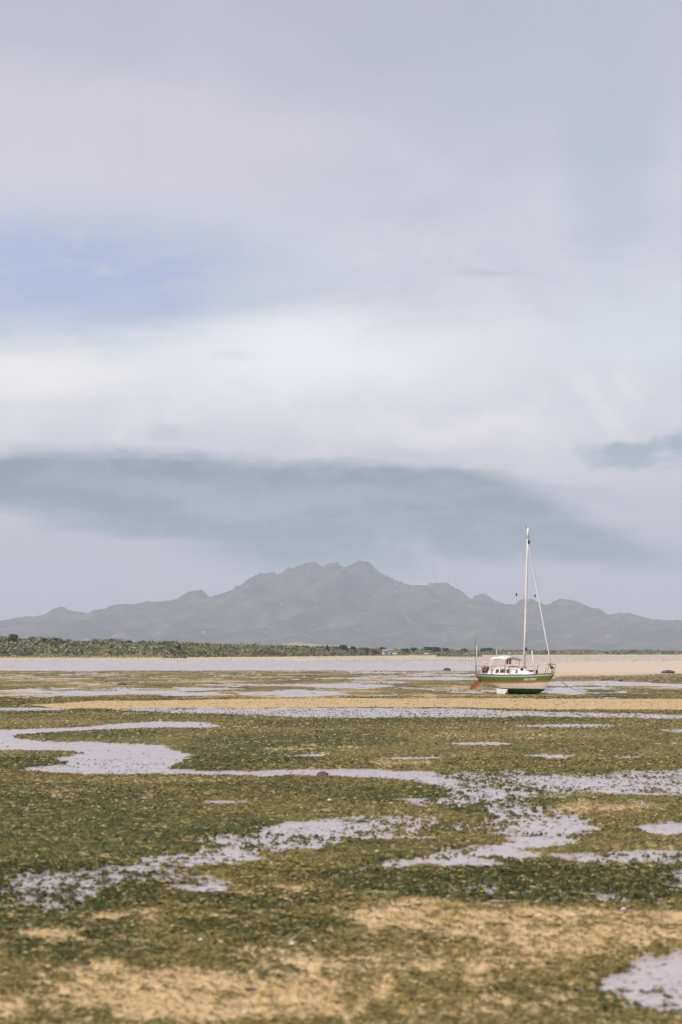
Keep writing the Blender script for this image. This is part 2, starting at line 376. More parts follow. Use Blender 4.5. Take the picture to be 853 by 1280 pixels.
Wm = np.where(PYg < 840, Wm + np.where(PXg < 600, .05, -.12) * (PYg > 826), np.where(PYg < 873, Wm * .72 + .06, Wm)); Sm = soften(Sm, 1.4); Gm = blur(blur(Gm, 9, 3), 7, 3); bank = blur(blur(bank, 4, 2), 4, 1); weedy = blur(weedy, 4, 1)
def samp(a, px, py):
    w = X1 - X0
    x = np.abs((px - X0) % (2 * w) ); x = np.where(x > w, 2 * w - x, x)
    x = np.clip(x - .5, 0, NXR - 1.001); y = np.clip((py - 815) * SY - .5, 0, NYR - 1.001)
    i = x.astype(int); j = y.astype(int); fx = x - i; fy = y - j
    return (a[j, i] * (1 - fx) + a[j, i + 1] * fx) * (1 - fy) + (a[j + 1, i] * (1 - fx) + a[j + 1, i + 1] * fx) * fy

def flat(x, d):
    """height, cover, greenness, wetness at ground points"""
    big = np.clip(d / 60, 0, 1.6)
    wx = .40 * fbm(x, d, .8, 5, 11, .65) + .9 * big * fbm(x, d, 6, 3, 21)
    wd = .60 * fbm(x, d, .8, 5, 31, .65) + 1.6 * big * fbm(x, d, 7, 3, 41)
    dd = np.maximum(d + wd, 3.0); px = CX + F * (x + wx) / dd; py = HY + CH * F / dd
    far = sstep(d, 70, 110)
    W = samp(Wm, px, py); Sd = samp(Sm, px, py); G = samp(Gm, px, py); bk = samp(bank, px, py); wd_ = samp(weedy, px, py)
    m1 = fbm(x, d, 1.1, 4, 51, .6); m2 = fbm(x, d, .22, 4, 61, .62); m3 = fbm(x, d * .45, 9, 4, 71, .6); m4 = fbm(x, d, 30, 3, 77)
    m5 = fbm(x, d * .25, 3.0, 4, 79, .6); nf = fbm(x, d * .7, 2.6, 4, 171, .62); nm = fbm(x, d, .7, 4, 181, .62)
    mF = fbm(x, d * .6, 8, 4, 421, .6); vg = (py >= 838.5) & (py < 873)
    streak = far * (.42 * m3 + .2 * m4 + .95 * nf) * (1 - bk) * np.where(py < 873, 1.1, .55) * np.where((py > 873.5) & (py < 885), .15, 1) * (py > 826)
    vf = (py < 838.5) & (py > 826)
    mE = fbm(x, d, 48, 4, 401, .6); streak = np.where(vf, 1.5 * mE * (1 - bk), np.where(vg, 1.0 * streak + 1.3 * mF, streak))
    fk = samp(Fk, px, py); nk = fbm(x, d, .12, 3, 411, .7)
    W2 = W + .55 * streak + far * .35 * nm * (py < 900) * (1 - bk) * (~vf) - fk * (.04 - .5 * nk) * (W > .1) * (1 - far) + (1 - far) * (.70 * nm + .35 * nf + 1.0 * m2 + (.35 + .75 * sstep(W, .1, .4)) * nk) * (1 - .55 * sstep(W, .88, 1.0))
    mG = fbm(x, d * .6, 9, 4, 431, .6); nk2 = fbm(x, d, .09, 3, 441, .65) * (1 - far)
    cover = 1 - sstep(.9 * nk2 + .9 * mG * vg + Sd * np.where((py > 868) & (py < 890), 1.55, 1) + .70 * m1 + 1.0 * m2 * np.where(far > .5, .6, 1) + .25 * nf * far + .30 * m3 * far, .26, .92) 
    cover = np.maximum(cover, sstep(wd_ + .8 * m2, .4, .9))
    cover = cover * (1 - bk * (1 - wd_)) 
    tex = .45 * m1 + .9 * m2 + far * .5 * m5
    h = .024 - .062 * W2 + tex * .030 * (.35 + .65 * cover) * (1 + .5 * far)
    ridge = 1 - np.abs(fbm(x, d, .12, 3, 91, .6)) * 2.2
    h = h + cover * (.018 * ridge + .010) * np.clip(1.25 - 1.5 * W2, .05, 1) * (1 - .4 * far)
    h = h + .32 * sstep(bk, .1, .9) * (1 + .3 * m4) + .10 * wd_ * (.5 + m2)
    deep = sstep(W2, .82, 1.0); h = h - .03 * deep
    h = np.where(py < 827, h + .03, h)
    G2 = G + 1.2 * mF * vg + .5 * nk2 + fk * .35 + .60 * m1 + .55 * m2 + .45 * m3 * far + .6 * nf * (.3 + .7 * far)
    return h, np.clip(cover, 0, 1), np.clip(G2, 0, 1), np.clip(W2, 0, 1), wd_
rows = [1750, 1560, 1420, 1340, 1300]
rows = np.concatenate([rows, np.arange(1290, 880, -.72), np.arange(880, 825, -.36), np.arange(825, 816.4, -.3), [816.2, 815.9, 815.7, 815.5]])
dist = CH * F / (rows - HY)
cols = np.concatenate([np.tan(np.linspace(-1.15, -.27, 24)) * F, np.arange(-560, -436, 5.0), np.arange(-436, 436.1, 1.2), np.arange(441, 561, 5.0), np.tan(np.linspace(.27, 1.15, 24)) * F])
back = np.array([3.0, -60.0, -400.0])[::1]
Dg = np.concatenate([[-400., -60., 2.], dist]); Xs = np.concatenate([[400., 60., 3.], dist])
XX = Xs[:, None] * cols[None] / F; DD = np.repeat(Dg[:, None], len(cols), 1)
hh, cv, gg, ww, wy = flat(XX.ravel(), DD.ravel())
me = np_mesh('tidal_flat', np.stack([XX.ravel(), DD.ravel(), hh], 1), grid_faces(len(Dg), len(cols)), True)
col_attr(me, 'cls', np.stack([cv, gg, ww, wy], 1))

gm = bpy.data.materials.new('tidal_flat'); gm.use_nodes = True
def ground_material(m_):
    t = m_.node_tree; k = NT(t); b = t.nodes['Principled BSDF']
    a = k.n('ShaderNodeAttribute', attribute_name='cls'); sp = k.n('ShaderNodeSeparateColor'); k.inp(sp.inputs[0], a.outputs['Color'])
    cvr, grn, wet = sp.outputs[0], sp.outputs[1], sp.outputs[2]; wdy = a.outputs['Alpha']
    ge = k.n('ShaderNodeNewGeometry'); P = ge.outputs['Position']
    n1 = k.noise(P, 9, 5, .7); n2 = k.noise(P, 1.3, 5, .6); n3 = k.noise(P, 38, 4, .7); n4 = k.noise(P, .11, 4, .6)
    sand = k.mix(k.ss(n2, .3, .7), (.54, .375, .18), (.68, .49, .262))
    sand = k.mix(k.ss(n3, .45, .8), sand, (.42, .28, .13))
    spz = k.n('ShaderNodeSeparateXYZ'); k.inp(spz.inputs[0], P)
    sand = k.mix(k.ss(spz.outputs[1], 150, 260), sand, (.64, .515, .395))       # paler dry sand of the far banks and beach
    sand = k.mix(k.m('MULTIPLY', k.ss(wet, .35, .8), .6), sand, (.40, .33, .27))
    olive = k.mix(k.ss(n1, .38, .66), (.14, .108, .030), (.30, .225, .075))
    dark = k.mix(k.ss(n1, .38, .68), (.034, .052, .013), (.088, .098, .026))
    dark = k.mix(k.m('MULTIPLY', k.ss(wet, .35, .6), .7), dark, (.040, .066, .038))
    g = k.mix(k.ss(k.m('ADD', grn, k.m('MULTIPLY', k.m('SUBTRACT', n2, .5), .3)), .22, .78), olive, dark)
    g = k.mix(k.m('MULTIPLY', k.ss(n3, .5, .75), .6), g, (.56, .42, .17))
    g = k.mix(k.m('MULTIPLY', k.ss(k.noise(P, 3.2, 4, .7), .52, .70), .55), g, (.50, .36, .13))
    g = k.mix(k.ss(wdy, .3, .8), g, (.24, .185, .095))
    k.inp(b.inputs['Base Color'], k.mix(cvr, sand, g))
    b.inputs['Roughness'].default_value = .8; b.inputs['Specular IOR Level'].default_value = .12
    bp = k.n('ShaderNodeBump'); bp.inputs['Strength'].default_value = .6; bp.inputs['Distance'].default_value = .02
    k.inp(bp.inputs['Height'], n1); t.links.new(bp.outputs[0], b.inputs['Normal'])
ground_material(gm)
tag(link('ground', me, gm), 'sandy tidal flat with beds of green seagrass', kind='structure')

# water lying at one level; the flat rises out of it
wr = np.array([-400, -60, 4, 14, 25, 45, 80, 150, 300, 600, 1200, 2500, 7000.]); wc = np.linspace(-2.4, 2.4, 15)
wx = np.maximum(np.abs(wr), 60)[:, None] * wc[None]
me = np_mesh('water', np.stack([wx.ravel(), np.repeat(wr, 15), np.zeros(wx.size)], 1), grid_faces(len(wr), 15))
wm = bpy.data.materials.new('shallow_water'); wm.use_nodes = True
def water_material(m_):
    t = m_.node_tree; k = NT(t); b = t.nodes['Principled BSDF']
    P = k.n('ShaderNodeNewGeometry').outputs['Position']
    n1 = k.noise(P, 2.2, 5, .65); n2 = k.noise(P, 14, 3, .6); n4 = k.noise(P, .15, 3, .6)
    c = k.mix(k.ss(n1, .35, .7), (.58, .49, .47), (.46, .385, .365))
    c = k.mix(k.m('MULTIPLY', k.ss(k.noise(P, 22, 4, .7), .56, .68), .6), c, (.12, .13, .075))
    k.inp(b.inputs['Base Color'], c); b.inputs['IOR'].default_value = 1.33
    b.inputs['Roughness'].default_value = .22
    bp = k.n('ShaderNodeBump'); bp.inputs['Strength'].default_value = .25; bp.inputs['Distance'].default_value = .01
    k.inp(bp.inputs['Height'], n2); t.links.new(bp.outputs[0], b.inputs['Normal'])
water_material(wm)
tag(link('water', me, wm), 'shallow silvery water lying in pools on the flat', kind='structure')

# ------------------------------------------------------------------ seagrass blades on the near flat
def blades(n, d0, d1, seed):
    r = np.random.default_rng(seed)
    d = np.sqrt(r.uniform(d0 ** 2, d1 ** 2, n)); a = r.uniform(-.235, .235, n); x = d * a
    h, cv_, g_, w_, _ = flat(x, d)
    cl = fbm(x, d, .35, 3, 123, .6)
    keep = r.uniform(0, 1, n) < np.clip(cv_ ** 1.5 * (.55 + 1.1 * cl) + .035, 0, 1) * np.clip(1.3 - 1.35 * w_, .05, 1) * np.where(h < -.012, .35, 1)
    x, d, h, g_, w_, cv_ = (q[keep] for q in (x, d, h, g_, w_, cv_)); n = len(x)
    Lb = r.uniform(.03, .09, n) * (1 + .012 * (d - 14)); wb = r.uniform(.0022, .0048, n) * (1 + .04 * (d - 14))
    yaw = r.normal(.15, .9, n) + np.where(r.uniform(0, 1, n) < .5, math.pi, 0)
    lift = r.uniform(.0, .35, n) ** 1.3
    ux, uy = np.cos(yaw), np.sin(yaw); bend = r.normal(0, .5, n)
    vx, vy = np.cos(yaw + bend), np.sin(yaw + bend)
    z0 = np.maximum(h, 0) + .002
    p0 = np.stack([x, d, z0], 1); p1 = p0 + np.stack([ux * Lb * .5, uy * Lb * .5, lift * Lb * .7], 1)
    p2 = p1 + np.stack([vx * Lb * .5, vy * Lb * .5, (lift * .1 - .10) * Lb], 1); p2[:, 2] = np.maximum(p2[:, 2], .004)
    s = np.stack([-uy * wb, ux * wb, r.uniform(-.4, .9, n) * wb], 1)
    V = np.stack([p0 - s, p0 + s, p1 + s, p1 - s, p2], 1).reshape(-1, 3)
    b = np.arange(n)[:, None] * 5
    Fc = np.concatenate([b + [0, 1, 2], b + [0, 2, 3], b + [3, 2, 4]])
    t = np.clip(g_ + r.normal(0, .22, n), 0, 1)[:, None]
    c = np.array([.28, .21, .062]) * (1 - t) + np.array([.046, .068, .018]) * t
    k = r.uniform(0, 1, n)[:, None]
    c = np.where(k < .12, np.array([.62, .48, .21]), c); c = np.where(k > .975, np.array([.17, .085, .045]), c)
    wetd = (np.clip((w_ - .3) * 2.5, 0, 1) * .75)[:, None]; c = c * (1 - wetd) + np.array([.040, .066, .038]) * wetd
    c = c * r.uniform(.7, 1.35, n)[:, None]
    return V, Fc, np.repeat(c, 5, 0)
parts_ = [blades(360000, 13.3, 24, 1), blades(240000, 24, 48, 2), blades(230000, 48, 115, 3)]
V = np.concatenate([p[0] for p in parts_]); C = np.concatenate([p[2] for p in parts_])
o1 = len(parts_[0][0]); o2_ = o1 + len(parts_[1][0]); Fc = np.concatenate([parts_[0][1], parts_[1][1] + o1, parts_[2][1] + o2_])
me = np_mesh('seagrass', V, Fc); col_attr(me, 'tint', C)
def tint_mat(name, rough=.6, spec=.4, trans=0):
    m_ = bpy.data.materials.new(name); m_.use_nodes = True; t = m_.node_tree; k = NT(t); b = t.nodes['Principled BSDF']
    a = k.n('ShaderNodeAttribute', attribute_name='tint')
    P = k.n('ShaderNodeNewGeometry').outputs['Position']; n = k.noise(P, 20, 3, .6)
    v = k.n('ShaderNodeVectorMath', operation='SCALE'); k.inp(v.inputs[0], a.outputs['Color']); k.inp(v.inputs['Scale'], k.m('ADD', .7, k.m('MULTIPLY', n, .6)))
    k.inp(b.inputs['Base Color'], v.outputs[0]); b.inputs['Roughness'].default_value = rough; b.inputs['Specular IOR Level'].default_value = spec
    return m_
tag(link('seagrass', me, tint_mat('seagrass_blades', .6, .15)), 'loose green and straw seagrass blades matted over the near flat', 'seagrass', kind='stuff')

# ------------------------------------------------------------------ mountains
SK = [(-700, 800), (-420, 792), (-200, 788), (-60, 786), (0, 779), (30, 775), (58, 768), (68, 761), (78, 759), (92, 764), (110, 766), (125, 766), (138, 761), (152, 756), (170, 755), (185, 753), (205, 751), (225, 751), (234, 744), (240, 739), (248, 737), (254, 737),
      (262, 745), (267, 747), (285, 741), (300, 734), (312, 723), (325, 716), (340, 716), (347, 718), (362, 710), (380, 705), (388, 702.5), (396, 704), (404, 708), (412, 703.5), (420, 703.5), (431, 709), (440, 706), (448, 701.5), (460, 702), (470, 712), (490, 722), (508, 731),
      (530, 731.5), (548, 728), (560, 729), (568, 734), (577, 744), (585, 751), (595, 744), (606, 742), (617, 750), (633, 757), (645, 754), (655, 748), (662, 752), (668, 757), (683, 757), (692, 752), (702, 748), (712, 750), (722, 756), (742, 769), (755, 769), (770, 766), (792, 769), (818, 774),
      (853, 781), (920, 790), (1100, 797), (1500, 803)]
DM = 14000.0
pxs = np.concatenate([np.linspace(-650, -42, 120), np.linspace(-40, 900, 940), np.linspace(904, 1450, 110)]); ncol = len(pxs); tv = np.concatenate([np.linspace(-.35, 0, 8)[:-1], np.linspace(0, 1, 76)])
hs = np.interp(pxs, [a for a, b in SK], [(HY - b) / F * DM + CH for a, b in SK])
PX2, TV = np.meshgrid(pxs, tv)
Xm = gx(PX2, DM); Ym = DM - TV * 4300
crest = 1 + .06 * perlin(PX2 / 9, PX2 * 0, 5) * np.exp(-np.abs(TV) * 30) * 0
prof = np.where(TV >= 0, (1 - np.clip(TV, 0, 1)) ** 1.15, np.clip(1 + TV / .4, 0, 1))
# spurs: the crest line is smoothed and its spurs shift sideways as they come down
ws = .02 + np.clip(TV, 0, 1) * .6
hsm = np.convolve(np.pad(hs, 60, mode='edge'), np.ones(121) / 121, 'valid')
Hh = hs[None] * (1 - np.clip(TV * 2.2, 0, 1)) + hsm[None] * np.clip(TV * 2.2, 0, 1)
sp_ = 1 - 2 * np.abs(perlin(Xm / 950 + .5 * perlin(Ym / 900, Xm / 900, 8), Ym / 3400, 3)); sp2 = 1 - 2 * np.abs(perlin(Xm / 320, Ym / 800, 4)); sp3 = perlin(Xm / 110, Ym / 160, 6)
amp = np.clip(TV * 5, 0, 1) * np.clip((1 - TV) * 3, 0, 1)
Hz = Hh * prof * (1 + amp * (.26 * sp_ - .10)) + amp * (45 * sp2 + 14 * sp3 - 20)
Hz = Hz + np.where(np.abs(TV) < .02, perlin(Xm / 70, Xm * 0 + .3, 9) * 9 + np.abs(perlin(Xm / 45, Xm * 0 + .3, 10)) * 16 + perlin(Xm / 20, Xm * 0 + .3, 12) * 5 - 5, 0)
lim = hs[None] * (Ym / DM) * .985 + 6
Hz = np.where(TV > .01, np.minimum(Hz, lim), Hz)
Hz = np.maximum(Hz, -2)
me = np_mesh('mountain', np.stack([Xm.ravel(), Ym.ravel(), Hz.ravel()], 1), grid_faces(len(tv), ncol)[:, ::-1], True)
mm = bpy.data.materials.new('mountain_scrub_and_granite'); mm.use_nodes = True
def mountain_material(m_):
    t = m_.node_tree; k = NT(t); b = t.nodes['Principled BSDF']
    P = k.n('ShaderNodeNewGeometry'); po = P.outputs['Position']; sp = k.n('ShaderNodeSeparateXYZ'); k.inp(sp.inputs[0], po)
    n1 = k.noise(po, .0035, 6, .62); n2 = k.noise(po, .012, 6, .7); n3 = k.noise(po, .0012, 4, .5)
    g = k.mix(k.ss(n1, .35, .68), (.010, .014, .010), (.085, .088, .055))
    rock = k.m('MULTIPLY', k.ss(n2, .57, .66), k.ss(n3, .42, .58))
    g = k.mix(k.m('MULTIPLY', rock, .7), g, (.28, .26, .23))
    g = k.mix(k.m('MULTIPLY', k.ss(k.noise(po, .02, 3, .6), .66, .72), .8), g, (.48, .42, .34))
    k.inp(b.inputs['Base Color'], g); b.inputs['Roughness'].default_value = .95; b.inputs['Specular IOR Level'].default_value = .1
mountain_material(mm)
tag(link('mountain', me, mm), 'hazy jagged mountain range across the bay', kind='structure')

# ------------------------------------------------------------------ dunes behind the beach
KX = [-700, -60, 0, 200, 300, 400, 480, 600, 853, 1500]
KY = [822.4, 822.2, 822, 822, 821.2, 820.4, 819.6, 818.8, 818.3, 818.2]
def D0(px): return CH * F / (np.interp(px, KX, KY) - HY)
TX = [-700, -100, 0, 18, 35, 60, 100, 150, 200, 260, 300, 360, 400, 450, 500, 560, 600, 700, 853, 1500]
TY = [797, 797, 796.5, 796, 797.5, 799.5, 801, 801, 803, 804.5, 806, 807.5, 809, 810, 811, 811, 812, 812.2, 812.6, 813]
def top_z(px, dep=45): return CH + (HY - np.interp(px, TX, TY)) / F * (D0(px) + dep)
def shrub_h(px): return np.interp(px, [-700, 0, 250, 450, 600, 1500], [3.0, 3.0, 2.6, 2.4, 2.6, 2.6])
def dune_z(px, dep):
    tz = top_z(px) - shrub_h(px) * .8
    s = sstep(dep, -4, 42) * .85 + sstep(dep, 0, 12) * .15
    x = gx(px, D0(px))
    return .12 + (tz - .12) * s * (1 + .12 * fbm(x, dep, 22, 3, 201)) - .5 * (dep < -3) * 1.0
pc = np.arange(-640, 1460, 4.0); dp = np.array([-8, -4, -1, 1, 3, 6, 9, 13, 18, 24, 30, 36, 42, 50, 60, 75, 100, 160, 240, 300.])
PP, DP = np.meshgrid(pc, dp)
DX = D0(PP) + DP; ZZ = dune_z(PP, DP); ZZ = np.where(DP > 250, .2, ZZ)
me = np_mesh('dune', np.stack([gx(PP, DX).ravel(), DX.ravel(), ZZ.ravel()], 1), grid_faces(len(dp), len(pc)), True)
tag(link('dune', me, mat('dune_sand_and_grass', (.23, .225, .105), .9, var=.3, scale=.12)), 'scrub covered foredune behind the beach', kind='structure')
# bare pale hills showing over the scrub
for nm, pts, dh in (('sand_hill', [(-40, 801), (5, 797.5), (30, 799), (60, 800.5), (95, 803), (110, 806)], 1350), ('sand_hill', [(316, 808), (340, 805), (358, 802.2), (370, 801.4), (384, 803.6), (400, 806), (430, 807), (462, 809.5), (500, 812)], 1800),
                    ('sand_hill', [(560, 813), (600, 812), (640, 813)], 2600)):
    xs = np.linspace(pts[0][0], pts[-1][0], 60); ys = np.interp(xs, [p[0] for p in pts], [p[1] for p in pts])
    hz = CH + (HY - ys) / F * dh + .25 * perlin(xs / 5, xs * 0, 6)
    e = np.sin(np.linspace(0, math.pi, 60)) ** .3
    T = np.array([-1, -.7, -.4, -.2, 0, .3, .7, 1]); pr = np.cos(T * math.pi / 2) ** 1.2
    me = np_mesh(nm, np.stack([np.tile(gx(xs, dh), 8), np.repeat(dh + T * 120, 60), (pr[:, None] * (hz * e)[None]).ravel()], 1), grid_faces(8, 60), True)
    tag(link(nm, me, mat('pale_hill', (.37, .355, .26), .9, var=.2, scale=.08)), 'bare pale grassy dune hill above the scrub', kind='structure')

def crowns(px, dep, rad, hgt, tint, leaves=46, leaf=.5, seed=3, base=None):
    """leafy clumps: triangles spread through uneven domes"""
    r = np.random.default_rng(seed); n = len(px); d = D0(px) + dep; x = gx(px, d); z = dune_z(px, dep) if base is None else base
    th = r.uniform(0, 2 * np.pi, (n, leaves)); ph = np.arccos(r.uniform(-.1, 1, (n, leaves))); q = r.uniform(.62, 1.05, (n, leaves))
    lump = 1 + .28 * np.sin(th * 3 + r.uniform(0, 6, (n, 1))) * np.sin(ph) + .2 * np.sin(th * 5 + ph * 4 + r.uniform(0, 6, (n, 1)))
    q = q * lump
    cx = x[:, None] + rad[:, None] * q * np.sin(ph) * np.cos(th); cy = d[:, None] + rad[:, None] * q * np.sin(ph) * np.sin(th)
    cz = z[:, None] + hgt[:, None] * q * np.cos(ph)
    c = np.stack([cx, cy, cz], -1).reshape(-1, 1, 3); m_ = len(c)
    nrm = np.stack([np.sin(ph) * np.cos(th), np.sin(ph) * np.sin(th), np.cos(ph) + .25], -1).reshape(-1, 3) + r.normal(0, .4, (m_, 3))
    nrm /= np.linalg.norm(nrm, axis=1, keepdims=True)
    a = np.cross(nrm, r.normal(0, 1, (m_, 3))); a /= np.linalg.norm(a, axis=1, keepdims=True); b = np.cross(nrm, a)
    sz = (leaf * r.uniform(.6, 1.4, m_) * np.repeat(rad, leaves) / 1.6)[:, None]
    V = np.stack([c[:, 0] + a * sz, c[:, 0] - a * sz * .5 + b * sz * .85, c[:, 0] - a * sz * .5 - b * sz * .85], 1).reshape(-1, 3)
    Fc = np.arange(m_ * 3).reshape(-1, 3)
    C = np.repeat(tint, leaves, 0) * r.uniform(.8, 1.25, (m_, 1)); C = np.repeat(C, 3, 0)
    return V, Fc, C
leafm = tint_mat('foliage', .75, .2)
TINTS = np.array([[.16, .175, .07], [.22, .225, .09], [.28, .255, .125], [.24, .26, .15], [.10, .115, .058], [.29, .235, .13]])
n = 5200
px = rng.uniform(-330, 1180, n); px = np.where(rng.uniform(0, 1, n) < .45, rng.uniform(-60, 480, n), px)
dep = rng.uniform(-2, 75, n); sh = shrub_h(px)
ti = (fbm(gx(px, 1000), dep, 30, 2, 301) * 4 + rng.normal(2.2, 1.3, n)).astype(int) % 6
V, Fc, C = crowns(px, dep, rng.uniform(1.3, 2.9, n), sh * rng.uniform(.5, 1.0, n) * (.85 + 1.1 * fbm(gx(px, 1000), dep, 18, 3, 311)), TINTS[ti], 66, .46, 5)
me = np_mesh('coastal_scrub', V, Fc); col_attr(me, 'tint', C)
tag(link('coastal_scrub', me, leafm), 'dense coastal scrub covering the foredune along the beach', 'scrub', kind='stuff')
# straw coloured tussocks at the foot of the dune
n = 1500; px = np.where(rng.uniform(0, 1, n) < .75, rng.uniform(-120, 215, n), rng.uniform(215, 640, n)); dep = rng.uniform(-7, 0, n)
V, Fc, C = crowns(px, dep, rng.uniform(.35, .9, n), rng.uniform(.5, 1.15, n), np.tile([[.46, .36, .17]], (n, 1)), 22, .75, 9, base=np.full(n, .05))
me = np_mesh('dune_grass', V, Fc); col_attr(me, 'tint', C)
tag(link('dune_grass', me, leafm), 'straw coloured dune grass along the foot of the scrub', 'dune grass', kind='stuff')

bark = mat('bark', (.12, .095, .07), .9, var=.3)
def tree(px, top, wpx, dep, label, conifer=False, tint=(.03, .045, .025), seed=1, name='coastal_tree', group=None):
    d = float(D0(px)) + dep; z0 = float(dune_z(px, dep)); zt = CH + (HY - top) / F * d; H = max(zt - z0, 2.5); rad = wpx / 2 / F * d
    r = np.random.default_rng(seed); root = empty(name, (gx(px, d), d, z0), label=label, cat='tree', group=group)
    tk = MB(); th = H * (.9 if conifer else .62)
    tk.tube([(0, 0, -.4), (.1, 0, th * .4), (-.05, .1, th)], [.28, .2, .07], 7)
    for i in range(5):
        a = r.uniform(0, 6.28); z = th * r.uniform(.4, .9); q = rad * .6
        tk.tube([(0, 0, z), (math.cos(a) * q * .5, math.sin(a) * q * .5, z + H * .08), (math.cos(a) * q, math.sin(a) * q, z + H * .16)], [.1, .07, .03], 5)
    tk.build('trunk', bark, root)
    nl = 520
    if conifer:
        t = r.uniform(.08, 1, nl) ** 1.0; rr = rad * (1.02 - t) * r.uniform(.5, 1.1, nl) * (1 + .25 * np.sin(t * 40)); a = r.uniform(0, 6.28, nl)
        c = np.stack([rr * np.cos(a), rr * np.sin(a), t * H], 1)
    else:
        cs = np.stack([r.normal(0, rad * .42, 9), r.normal(0, rad * .42, 9), H * r.uniform(.35, .82, 9)], 1); cr = rad * r.uniform(.35, .6, 9); cs[0] = (0, 0, H * .8); 
        k = r.integers(0, 9, nl); v = r.normal(0, 1, (nl, 3)); v /= np.linalg.norm(v, axis=1, keepdims=True)
        c = cs[k] + v * (cr[k] * r.uniform(.6, 1.05, nl))[:, None] * [1, 1, .75]; c[:, 2] = np.clip(c[:, 2], H * .12, H)
    m_ = len(c); nrm = c - [0, 0, H * .5]; nrm /= np.linalg.norm(nrm, axis=1, keepdims=True); nrm += r.normal(0, .5, (m_, 3)); nrm /= np.linalg.norm(nrm, axis=1, keepdims=True)
    A = np.cross(nrm, r.normal(0, 1, (m_, 3))); A /= np.linalg.norm(A, axis=1, keepdims=True); B = np.cross(nrm, A); sz = (rad * .17 * r.uniform(.6, 1.4, m_))[:, None]
    V = np.stack([c + A * sz, c - A * sz * .5 + B * sz * .85, c - A * sz * .5 - B * sz * .85], 1).reshape(-1, 3)
    me = np_mesh('crown', V, np.arange(m_ * 3).reshape(-1, 3)); col_attr(me, 'tint', np.repeat(np.array([tint]) * r.uniform(.6, 1.5, (m_, 1)), 3, 0))
    link('crown', me, leafm, root)
tree(17, 793.5, 18, 30, 'broad dark tree standing highest at the far left end of the scrub', tint=(.06, .065, .03), seed=1)
tree(57, 798.0, 9, 34, 'dark round tree on the scrub skyline, second from the left edge', seed=2)
tree(69, 797.8, 13, 38, 'brownish round tree beside the dark one on the left scrub skyline', tint=(.09, .08, .045), seed=3)
tree(162, 800.0, 6, 36, 'small dark tree poking above the middle of the left scrub', seed=4)
tree(208, 802.0, 12, 40, 'low spreading dark tree on the skyline above the row of small tussocks', seed=5)
tree(222, 806.5, 9, 14, 'very dark bushy tree in the face of the dune scrub', tint=(.022, .034, .018), seed=6)
tree(383, 808.5, 10, 40, 'low rounded tree left of the pointed conifer', seed=7)
tree(397, 808.6, 9, 46, 'rounded tree close on the left side of the pointed conifer', tint=(.045, .06, .03), seed=8)
tree(409.5, 806.2, 8, 20, 'pointed dark conifer standing alone above the dune', True, (.028, .042, .026), seed=9, name='conifer')
tree(431, 806.6, 16, 20, 'largest dark round tree right of the conifer', tint=(.026, .040, .026), seed=10)
tree(441, 808.6, 12, 26, 'lower dark tree leaning against the largest round one', tint=(.035, .048, .028), seed=11)
tree(456, 809.8, 10, 18, 'small green tree between the big round tree and the white house', tint=(.05, .065, .03), seed=12)
tree(468, 812.0, 10, 6, 'brown leafed tree left of the white house', tint=(.11, .08, .06), seed=13)
tree(478, 808.6, 6, 30, 'slim dark tree rising behind the white house', tint=(.03, .045, .03), seed=14)
tree(505, 811.0, 11, 24, 'dark tree just right of the white house', tint=(.045, .06, .035), seed=15)
tree(517, 809.8, 9, 30, 'rounded tree above the pale car right of the house', tint=(.035, .05, .035), seed=16)
tree(541, 809.6, 16, 26, 'wide flat topped dark tree behind the timber jetty', tint=(.03, .045, .032), seed=17)
tree(556, 810.6, 12, 26, 'low dark tree right of the flat topped tree behind the jetty', tint=(.035, .05, .035), seed=18)
tree(580, 811.0, 8, 30, 'small knobbly tree on the skyline above the right half of the jetty', tint=(.04, .055, .035), seed=19)
tree(610, 811.6, 20, 40, 'long flat dark tree crown behind the stern of the yacht', tint=(.03, .042, .03), seed=20)

